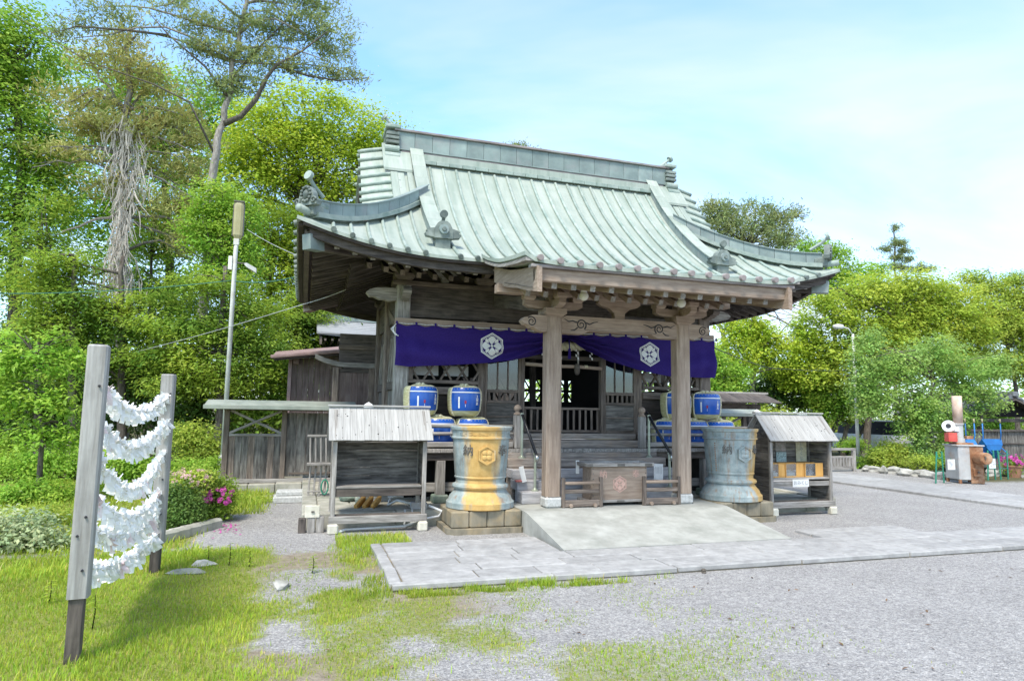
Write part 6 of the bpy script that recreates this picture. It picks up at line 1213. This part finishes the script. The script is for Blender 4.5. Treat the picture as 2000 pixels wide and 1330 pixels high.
FIRS = [((240, 850), (236, 640), (240, 500), 11.5, [(200, 600, 130, 30), (310, 640, 120, 34), (180, 640, 110, 30), (250, 700, 140, 34), (120, 560, 80, 34), (160, 720, 90, 38), (330, 590, 70, 26), (140, 520, 70, 30), (90, 630, 60, 38)], 'dark spreading fir with bright tips behind the paper rack'), ((430, 850), (430, 640), (440, 520), 10.5, [(420, 560, 100, 34), (480, 610, 95, 30), (380, 640, 110, 30), (520, 670, 85, 30), (400, 710, 130, 34), (470, 745, 110, 34), (350, 750, 90, 34), (540, 720, 70, 41), (440, 660, 80, 26), (350, 690, 80, 26)], 'spreading fir with bright layered branches behind the lamp pole'), ((570, 850), (575, 680), (580, 600), 12.5, [(560, 630, 60, 34), (600, 660, 50, 38), (540, 690, 60, 34), (610, 620, 45, 30), (590, 590, 40, 34)], 'small spreading fir behind the wooden annex')]
for i, (a, c, d, Y, bl0, lb) in enumerate(FIRS): tree('spreading_fir', lb, Y, [a, c, d], bl0, 'leaf_fir', .105, 1.5, .24, flat=.42, shell=.1, r=(.18, .05), kind='layer', group=GLT, seed=20+i, nbr=22, width=.42)
for i, (px, Y, r0, lb, bl0) in enumerate(((140, 11.2, .19, 'thick rough pine trunk with a high dark crown behind the paper rack', [(130, 590, 80, 34), (95, 520, 55, 30), (100, 640, 60, 30)]), (75, 12.5, .14, 'slim dark conifer behind the green sapling', [(75, 470, 60, 40), (60, 560, 70, 30), (90, 400, 40, 30)]), (290, 17.5, .14, 'slim dark conifer under the vine-covered one', [(300, 480, 70, 40), (290, 560, 70, 30), (310, 420, 40, 24)]))):
    tree('conifer_tree', lb, Y, [(px, 890), (px+3, 650), (px+6, 500)], bl0, 'leaf_fir', .11, 1.2, .24, flat=.5, shell=.1, r=(r0, .04), kind='layer', group=GLT, seed=30+i, nbr=10, width=.42)
# understory bushes
def bush(name, label, Y, blobs, lm, leaf, dens, clump, seed, group=None, flat=.7, cat='bush', shell=.45, extra=None, kind='broad', width=.55, depth=.8):
    rng = np.random.default_rng(seed); bl_ = pxblobs(blobs, Y, depth); c0 = np.mean([c for c, r in bl_], 0); base = np.array([c0[0], c0[1], 0.0]); t = thing(name, label, cat, tuple(base), 0, group)
    C, O, TT = crown_points(bl_, leaf, dens, clump, rng, flat, shell); keep = C[:, 2] > .01; C, O, TT = C[keep]-base, O[keep], TT[keep]; n = len(C); L_ = leaf*(.7+.6*rng.random(n)); nr = np.array([0, 0, .7])+O*.6+rng.normal(size=(n, 3))*.5
    V, F, c_ = leafcloud(C, L_, L_*width, nr, rng, TT*(.84+.32*rng.random((n, 1))), .3); me = npmesh('foliage', V, F, c_); obj('foliage', me, lm, t)
    b = bmesh.new()
    for c, r in bl_:
        for _ in range(5): q = np.array(c)+rng.normal(size=3)*np.array(r)*.4-base; a = np.array([q[0]*.05, q[1]*.05, 0]); tube(b, [a, a+(q-a)*.5+rng.normal(size=3)*.03, q], [.02, .014, .006], 5)
    obj('stems', b, 'bark', t)
    if extra: extra(t, base, bl_, rng)
    return t
GB = 'understory bushes under the trees'
for i, (Y, bl0, lm, lb) in enumerate(((13.5, [(150, 800, 110, 70), (60, 780, 90, 80), (230, 760, 80, 60)], 'leaf_dark', 'dark evergreen bush behind the paper rack'), (12.5, [(340, 800, 90, 60), (420, 790, 70, 60), (300, 740, 70, 50)], 'leaf_dark', 'dark evergreen bush left of the board fence'), (13.5, [(520, 760, 80, 60), (590, 720, 70, 60), (640, 650, 50, 50), (660, 620, 60, 40)], 'leaf_dark', 'dark evergreen bush behind the annex'), (15.5, [(-40, 820, 120, 80), (20, 700, 90, 70)], 'leaf_dark', 'dark evergreen bush behind the green sapling'), (11, [(500, 820, 60, 40), (540, 800, 50, 40)], 'leaf_fir', 'mid-green bush seen through the fence braces'), (20, [(120, 640, 120, 70), (330, 620, 140, 70), (500, 650, 90, 60), (220, 720, 160, 60)], 'leaf_dark', 'tall dark evergreen hedge tree behind the spreading firs'))): bush('evergreen_bush', lb, Y, bl0, lm, .13, 1.5, .24, 40+i, GB)
# young tree and bed shrubs, left
tree('green_sapling', 'young bright green tree with broad leaves beside the paper rack', 4.7, [(72, 972), (78, 900), (84, 850), (70, 770), (66, 700)], [(75, 705, 75, 42), (35, 775, 65, 42), (112, 785, 52, 42), (62, 850, 72, 38), (135, 700, 28, 22), (112, 662, 26, 18), (28, 660, 28, 18), (20, 720, 45, 40), (140, 850, 30, 30)], 'leaf_fresh', .085, 1.15, .11, flat=.7, shell=.1, r=(.055, .018), group=None, seed=60, nbr=30, width=.5)
GS = 'low shrubs in the left bed'
for i, (Y, bl0, lm, lf, lb) in enumerate(((7.0, [(380, 870, 48, 38), (365, 850, 30, 25), (410, 880, 25, 25)], 'leaf_olive', .07, 'feathery olive-yellow shrub by the lamp pole'), (8.0, [(40, 910, 90, 32), (120, 905, 60, 28), (190, 905, 50, 28)], 'leaf_fresh', .075, 'low fresh green shrub under the sapling'), (4.2, [(60, 960, 85, 22), (120, 985, 55, 20), (0, 980, 60, 25)], 'leaf_fresh', .06, 'low spreading shrub at the foot of the sapling'), (1.8, [(70, 1010, 70, 22), (110, 1040, 50, 22)], 'leaf_olive', .05, 'yellow-green clipped shrub behind the near rack post'), (.1, [(30, 1040, 80, 42), (90, 1075, 50, 36), (0, 1090, 60, 36)], 'leaf_pale', .055, 'pale variegated shrub at the edge of the grass'), (4.6, [(255, 905, 60, 28), (300, 920, 50, 26), (220, 930, 50, 24)], 'leaf_fresh', .06, 'low green shrub seen between the rack posts'), (5.5, [(350, 925, 40, 25), (400, 915, 40, 22)], 'leaf_fresh', .055, 'low green shrub behind the azaleas'), (3.6, [(480, 990, 40, 14), (520, 985, 30, 12)], 'leaf_olive', .04, 'patch of low weeds by the fence foundation'))):
    bush('low_shrub', lb, Y, bl0, lm, lf, 2.0, .085 if lf < .07 else .13, 70+i, GS, shell=.3)
def flowers(lst, Y, lm, size, cnt):
    def f(t, base, bl_, rng):
        Cs, Os = [], []
        for q in pxblobs(lst, Y, .7):
            n = cnt; u = unit(rng.normal(size=(n, 3))*np.array([1, 1, .9])+np.array([0, -.4, .5])); p = q[0]+u*np.array(q[1])*(.85+.3*rng.random((n, 1)))
            for k in range(5): a = 2*math.pi*k/5; off = np.stack([np.full(n, math.cos(a)), np.full(n, -.3), np.full(n, math.sin(a))], 1)*size*.45; Cs.append(p+off-base); Os.append(u+rng.normal(size=(n, 3))*.25)
        C, O = np.concatenate(Cs), np.concatenate(Os); n = len(C); V, F, c_ = leafcloud(C, np.full(n, size), np.full(n, size*.75), O, rng, np.ones((n, 3))*(.85+.3*rng.random((n, 1))), .1); obj('blossoms', npmesh('blossoms', V, F, c_), lm, t)
    return f
bush('azalea_bush', 'azalea bush topped with bright magenta blossoms beside the kerb', 1.75, [(420, 985, 34, 40), (440, 960, 28, 22), (415, 950, 30, 20)], 'leaf_fir', .045, 2.6, .06, 90, None, shell=.4, extra=flowers([(425, 962, 30, 12), (440, 975, 14, 9), (408, 972, 14, 8)], 1.62, 'petal_pink', .036, 30))
bush('azalea_bush', 'azalea bush covered in faded pale pink blossoms beside the far rack post', 1.5, [(372, 945, 42, 26), (400, 935, 22, 18)], 'leaf_olive', .04, 2.4, .06, 91, None, shell=.4, extra=flowers([(372, 935, 40, 20)], 1.42, 'petal_pale', .026, 80))
bush('boxwood_bush', 'dense dark green clipped bush in front of the pale azalea', 1.0, [(352, 990, 36, 45), (375, 1000, 22, 36), (335, 1010, 22, 32)], 'leaf_dark', .036, 3.2, .05, 92, None, shell=.4)
b = bmesh.new(); rng = np.random.default_rng(93); pts = np.array([np.array(at(440+rng.normal()*18, 1030+rng.normal()*8, z=.012)) for _ in range(46)]); nr = np.array([0, 0, 1.0])+rng.normal(size=(46, 3))*.3; V, F, c_ = leafcloud(pts, np.full(46, .045), np.full(46, .035), nr, rng, np.ones((46, 3)), 0); b.free()
obj('fallen_petals', npmesh('fallen_petals', V, F, c_), 'petal_pink', label='magenta petals fallen on the gravel below the azalea', cat='petals', kind='stuff')
flowers([(1985, 905, 24, 16), (1970, 900, 14, 10)], 4.9, 'petal_pink', .06, 34)(AP, np.array([14.95, 4.9, 0.0]), None, np.random.default_rng(94))
rng = np.random.default_rng(95); C, O, TT = crown_points(pxblobs([(1985, 915, 24, 18)], 4.95), .07, 1.8, .08, rng); C = C-np.array([14.95, 4.9, 0]); n = len(C); V, F, c_ = leafcloud(C, np.full(n, .07), np.full(n, .035), O+rng.normal(size=(n, 3))*.5, rng, TT); obj('foliage', npmesh('foliage', V, F, c_), 'leaf_fresh', AP)

# right side
tree('umbrella_pine', 'flat-topped pine rising behind the roof beside the far descending ridge', 22, [(1475, 800), (1470, 560), (1465, 480)], [(1420, 425, 60, 30), (1500, 432, 55, 26), (1545, 465, 35, 22), (1385, 440, 36, 34), (1550, 420, 24, 16), (1460, 455, 70, 26), (1400, 405, 40, 16), (1480, 405, 40, 14), (1520, 480, 45, 16)], 'needle_pine', .20, 1.5, .22, flat=.8, shell=.2, r=(.22, .08), kind='needle', group=GRT, seed=101, nbr=30)
tree('umbrella_pine', 'pine top showing just over the main roof ridge', 27, [(1005, 800), (1005, 400), (1005, 310)], [(985, 288, 26, 7), (1015, 284, 22, 8), (1045, 297, 16, 6), (955, 291, 10, 5)], 'needle_pine', .17, 1.6, .12, flat=.8, shell=.1, r=(.2, .06), kind='needle', group=GRT, seed=102)
tree('broadleaf_tree', 'green tree behind the roof hip end', 18, [(1640, 820), (1630, 640), (1620, 540)], [(1600, 486, 42, 18), (1640, 500, 24, 22), (1620, 535, 60, 22), (1575, 490, 22, 16), (1690, 530, 50, 18), (1650, 560, 70, 26), (1600, 580, 40, 26)], 'leaf_fresh', .14, 1.5, .22, r=(.2, .06), group=GRT, seed=103, nbr=18)
tree('cloud_pine', 'slender pine with separate pompom tiers against the sky', 25, [(1752, 800), (1750, 600), (1748, 500), (1746, 440)], [(1747, 445, 12, 6), (1752, 474, 30, 8), (1730, 486, 20, 6), (1768, 490, 22, 7), (1752, 503, 22, 7), (1775, 506, 14, 6), (1765, 524, 22, 8), (1800, 524, 26, 10), (1745, 520, 14, 6)], 'needle_pine', .15, 2.2, .13, flat=.7, shell=.1, r=(.13, .04), kind='needle', group=GRT, seed=104, nbr=12)
tree('maple_tree', 'broad yellow-green maple with layered branches beyond the court', 12, [(1690, 880), (1700, 800), (1720, 700), (1740, 620)], [(1700, 580, 95, 40), (1780, 560, 105, 32), (1850, 590, 105, 44), (1700, 655, 90, 44), (1800, 640, 110, 46), (1760, 610, 80, 34), (1740, 680, 90, 34), (1640, 620, 48, 36), (1890, 640, 70, 40), (1640, 690, 60, 34), (1740, 720, 70, 30), (1610, 590, 30, 24), (1830, 700, 90, 36), (1620, 740, 50, 30)], 'leaf_maple', .125, 1.6, .26, flat=.42, shell=.2, r=(.2, .06), kind='layer', group=GRT, seed=105, nbr=36, width=.6)
tree('maple_tree', 'sparse olive maple over the tiled pavilion', 13, [(1990, 880), (1985, 760), (1970, 680)], [(1930, 560, 55, 20), (1985, 580, 55, 26), (1960, 640, 70, 34), (2010, 660, 50, 50), (1960, 710, 60, 34), (2040, 590, 60, 60), (1900, 540, 35, 14), (1980, 545, 40, 14), (2030, 720, 60, 50), (1925, 610, 60, 34), (1900, 680, 60, 40), (1990, 620, 60, 40)], 'leaf_olive', .115, 1.7, .22, flat=.45, shell=.2, r=(.18, .05), kind='layer', group=GRT, seed=106, nbr=26, width=.55)
tree('cherry_tree', 'pale fresh green cherry tree behind the incinerator', 7.4, [(1825, 915), (1822, 870), (1815, 820), (1820, 740)], [(1760, 715, 62, 34), (1830, 695, 66, 40), (1720, 775, 56, 36), (1800, 785, 72, 40), (1880, 750, 62, 46), (1935, 715, 56, 34), (1865, 825, 52, 36), (1780, 835, 48, 30), (1930, 780, 40, 30), (1725, 720, 36, 24), (1840, 870, 40, 26), (1790, 880, 36, 22), (1688, 755, 34, 34), (1684, 705, 32, 34), (1700, 665, 34, 26), (1690, 800, 30, 20)], 'leaf_cherry', .092, 1.35, .15, flat=.6, shell=.15, r=(.11, .035), group=GRT, seed=107, nbr=40)
tree('laurel_tree', 'billowing yellow-green tree beside the curtain corner', 13, [(1480, 840), (1470, 760), (1470, 700)], [(1450, 635, 52, 28), (1440, 690, 52, 42), (1520, 695, 60, 38), (1575, 655, 34, 44), (1560, 735, 55, 30), (1490, 655, 40, 26), (1600, 690, 40, 36)], 'leaf_camphor', .115, 2.3, .19, r=(.16, .06), group=GRT, seed=108, nbr=18)
tree('laurel_tree', 'fresh green tree behind the far porch pillar and barrels', 11, [(1415, 840), (1412, 790), (1410, 760)], [(1410, 755, 34, 34), (1395, 710, 24, 36), (1430, 780, 30, 30), (1440, 735, 30, 26), (1380, 760, 24, 40)], 'leaf_fresh', .10, 2.3, .15, r=(.12, .04), group=GRT, seed=109)
tree('holly_tree', 'dark evergreen tree under the yellow-green crowns', 14, [(1520, 840), (1520, 800), (1520, 770)], [(1500, 765, 45, 30), (1550, 770, 40, 32), (1470, 780, 30, 26), (1590, 770, 36, 36), (1530, 735, 50, 20)], 'leaf_dark', .12, 2.2, .18, r=(.12, .05), group=GRT, seed=110)
tree('dead_tree', 'leaning bare grey tree showing through the crowns', 17, [(1440, 830), (1430, 710), (1405, 630), (1392, 590)], [(1580, 620, 36, 26), (1420, 600, 26, 16)], 'needle_olive', .10, .12, .2, r=(.16, .07), bark='bark_pale', group=GRT, seed=111, nbr=34)
tree('multi_stem_tree', 'dark-stemmed green tree behind the low slotted fence', 12.5, [(1645, 890), (1650, 850), (1665, 800), (1672, 770)], [(1620, 775, 46, 34), (1655, 800, 38, 26), (1605, 805, 28, 28), (1690, 790, 34, 26), (1640, 745, 40, 24), (1590, 760, 26, 30)], 'leaf_fresh', .11, 1.9, .18, r=(.13, .06), group=GRT, seed=112, nbr=14, extra=lambda t, base, bl_, rng: [tubeobj('stem', [Vector(W2(x, y, 12.5+.2*i)[0]-base) for x, y in L0], [.10, .085, .07, .05], 'bark', t, 8) for i, L0 in enumerate((((1620, 893), (1622, 850), (1640, 815), (1660, 780)), ((1660, 893), (1672, 860), (1690, 830), (1700, 800)), ((1606, 880), (1604, 840), (1612, 800), (1620, 770))))])
bush('rounded_shrub', 'rounded olive-yellow shrub behind the edging rocks', 7.5, [(1735, 885, 36, 22), (1720, 895, 24, 18), (1755, 895, 24, 16)], 'leaf_olive', .07, 2.4, .12, 120, None)
for i, (px, py, Y, lb) in enumerate(((1690, 905, 8, 'low leafy plant beside the white lamp post'), (1795, 905, 6.3, 'grassy tuft behind the edging rocks'), (1840, 900, 6.6, 'leafy clump at the foot of the cherry tree'), (1660, 870, 10, 'low green plant behind the slotted fence'))): bush('bed_plant', lb, Y, [(px, py, 26, 12), (px+14, py-4, 16, 9)], 'leaf_fresh' if i != 1 else 'leaf_olive', .07, 1.8, .10, 130+i, 'low plants in the right bed')
for i, (px, py, rx, ry, Y, lb) in enumerate(((1650, 845, 60, 30, 19, 'sunlit yellow-green hedge behind the tree stems'), (1790, 840, 80, 34, 18, 'sunlit hedge behind the cherry tree'), (1920, 820, 70, 30, 15, 'clipped green hedge behind the tiled pavilion'), (1480, 815, 60, 24, 13, 'bright weeds beside the tin-roofed fence'))): bush('hedge', lb, Y, [(px-rx*.5, py, rx*.6, ry), (px+rx*.5, py, rx*.6, ry), (px, py+4, rx*.6, ry)], 'leaf_olive' if i != 2 else 'leaf_fresh', .13, 1.8, .2, 140+i, 'hedges closing the court', cat='hedge')
# distant wood closing the view
rng = np.random.default_rng(200); CC, TT = [], []
for i in range(430):
    a = rng.uniform(-1.25, 1.45); d = rng.uniform(46, 62); c = np.array([CAM[0]+math.sin(a)*d, CAM[1]+math.cos(a)*d, rng.uniform(.6, 5.2)]); n = 70; CC.append(c+rng.normal(size=(n, 3))*np.array([1.3, 1.3, .9])); TT.append(np.full((n, 3), .7+.5*rng.random()))
C = np.concatenate(CC); C[:, 2] = np.maximum(C[:, 2], .05); n = len(C); V, F, c_ = leafcloud(C, .38*(.7+.6*rng.random(n)), .26*(.7+.6*rng.random(n)), np.array([0, -.3, .7])+rng.normal(size=(n, 3))*.6, rng, np.concatenate(TT))
obj('distant_wood', npmesh('distant_wood', V, F, c_), 'leaf_fir', label='far green wood closing the view behind the court', cat='wood', kind='stuff')

# grass blades: thick in the lawn, thin over the gravel
def blades(n, x0, x1, y0, y1, dens, h0, h1, w, rng, near=None):
    x, y = rng.uniform(x0, x1, n), rng.uniform(y0, y1, n); keep = rng.random(n) < dens(x, y); x, y = x[keep], y[keep]; m = len(x); f = fbm(x*1.7, y*1.7, 33); h = (h0+(h1-h0)*rng.random(m)**1.6)*(.55+.9*f); a = rng.uniform(0, 6.28, m); l = h*(.25+.5*rng.random(m)); ww = w*(.7+.6*rng.random(m))
    z = np.zeros(m)-.004; b0 = np.stack([x, y, z], 1); s = np.stack([np.cos(a), np.sin(a), z*0], 1); d = np.stack([-np.sin(a), np.cos(a), z*0], 1); up = np.array([0, 0, 1.0])
    p0, p1 = b0-s*ww[:, None]*.5, b0+s*ww[:, None]*.5; mid = b0+up*h[:, None]*.6+d*l[:, None]*.35; p2, p3 = mid+s*ww[:, None]*.4, mid-s*ww[:, None]*.4; tip = b0+up*h[:, None]+d*l[:, None]
    V = np.stack([p0, p1, p2, p3, tip], 1).reshape(-1, 3); i = np.arange(m)*5; F = np.concatenate([np.stack([i, i+1, i+2], 1), np.stack([i, i+2, i+3], 1), np.stack([i+3, i+2, i+4], 1)]); t = (.75+.5*f)[:, None]*np.ones((1, 3))*(.8+.4*rng.random((m, 1))); t[:, 0] *= .85+.45*rng.random(m); dry = rng.random(m) < .07; t[dry] *= np.array([1.5, 1.05, 3.0]); return V, F, np.repeat(t, 5, 0)
rng = np.random.default_rng(300); parts = [blades(170000, -7.6, -2.6, -6.0, -.1, lambda x, y: lush(x, y)**1.5*.85, .018, .058, .0055, rng), blades(60000, -10, -5.6, -1.5, 8, lambda x, y: lush(x, y)*.55, .03, .11, .011, rng), blades(150000, -5.8, -.3, -6.0, -.4, lambda x, y: sparse(x, y)*.85*(1-.6*lush(x, y)), .010, .034, .0055, rng),
    blades(9000, -3.9, -.6, -2.95, -2.74, lambda x, y: sstep(-.8, -2.4, x+(fbm(x*3, y*3, 8)-.5)*3)*sstep(.40, .58, fbm(x*4, y*4, 18)), .02, .085, .006, rng), blades(5000, -4.3, -3.72, -2.9, -.4, lambda x, y: sstep(.42, .6, fbm(x*2.2, y*2.2, 17))*sstep(-4.3, -3.85, x), .03, .09, .006, rng), blades(2600, -4.1, -3.2, -.7, .1, lambda x, y: fbm(x*2, y*2, 4) > .5, .03, .10, .006, rng), blades(9000, -5.8, -4.6, 2.2, 5.0, lambda x, y: sstep(-4.9, -5.5, x)*.8, .04, .14, .01, rng), blades(500, -3.6, -2.4, -2.6, -.8, lambda x, y: (np.abs(((y+2.6)/.31) % 1-.5) > .46)*(fbm(x*2, y*2, 14) > .5), .02, .05, .005, rng)]
VV, FF, TC, o_ = [], [], [], 0
for V, F, c_ in parts: VV.append(V); FF.append(F+o_); TC.append(c_); o_ += len(V)
obj('grass', npmesh('grass', np.concatenate(VV), np.concatenate(FF), np.concatenate(TC)), 'grass', label='bright green grass growing round the rack and thinning over the gravel', cat='grass', kind='stuff')
GW = 'tall weeds in the grass'
for i, (px, py) in enumerate(((405, 1100), (447, 1105), (486, 1108), (610, 1120), (95, 1180), (180, 1230))):
    p = at(px, py, z=0); t = thing('tall_weed', 'leafy weed standing up out of the grass', 'weed', tuple(p), 0, GW); rng = np.random.default_rng(400+i); h = .16+.10*rng.random(); b = bmesh.new(); tube(b, [(0, 0, 0), (.01, 0, h*.5), (.0, .01, h)], [.005, .004, .002], 5); obj('stem', b, 'grass', t)
    C = np.array([[math.cos(k*2.4)*.028, math.sin(k*2.4)*.028, h*(.15+.85*k/16)] for k in range(17)]); dr = np.array([[math.cos(k*2.4), math.sin(k*2.4), .5] for k in range(17)]); V, F, c_ = leafcloud(C, np.full(17, .065), np.full(17, .017), np.array([0, 0, 1.0])+rng.normal(size=(17, 3))*.2, rng, np.ones((17, 3)), .2, dr); obj('leaves', npmesh('leaves', V, F, c_), 'grass', t)
rng = np.random.default_rng(500); pts = np.stack([rng.uniform(-4.8, 3.5, 60), rng.uniform(-5.5, -2.9, 60), np.full(60, .010)], 1); V, F, c_ = leafcloud(pts, .03+.03*rng.random(60), .012+.012*rng.random(60), np.array([0, 0, 1.0])+rng.normal(size=(60, 3))*.3, rng, np.ones((60, 3))*(.5+.7*rng.random((60, 1))), 0)
mat('dry_leaf', (.10, .055, .03), (.26, .17, .10), sc=3, rough=.8, bump=0, attr='tint'); obj('fallen_leaves', npmesh('fallen_leaves', V, F, c_), 'dry_leaf', label='scattered dry brown leaves lying on the gravel', cat='leaves', kind='stuff')
rock('pine_cone', (*at(1375, 1119, z=0)[:2], .02), (.03, .028, .028), 'small dark pine cone lying on the open gravel', 'pine cone', mk='bark', seed=77)
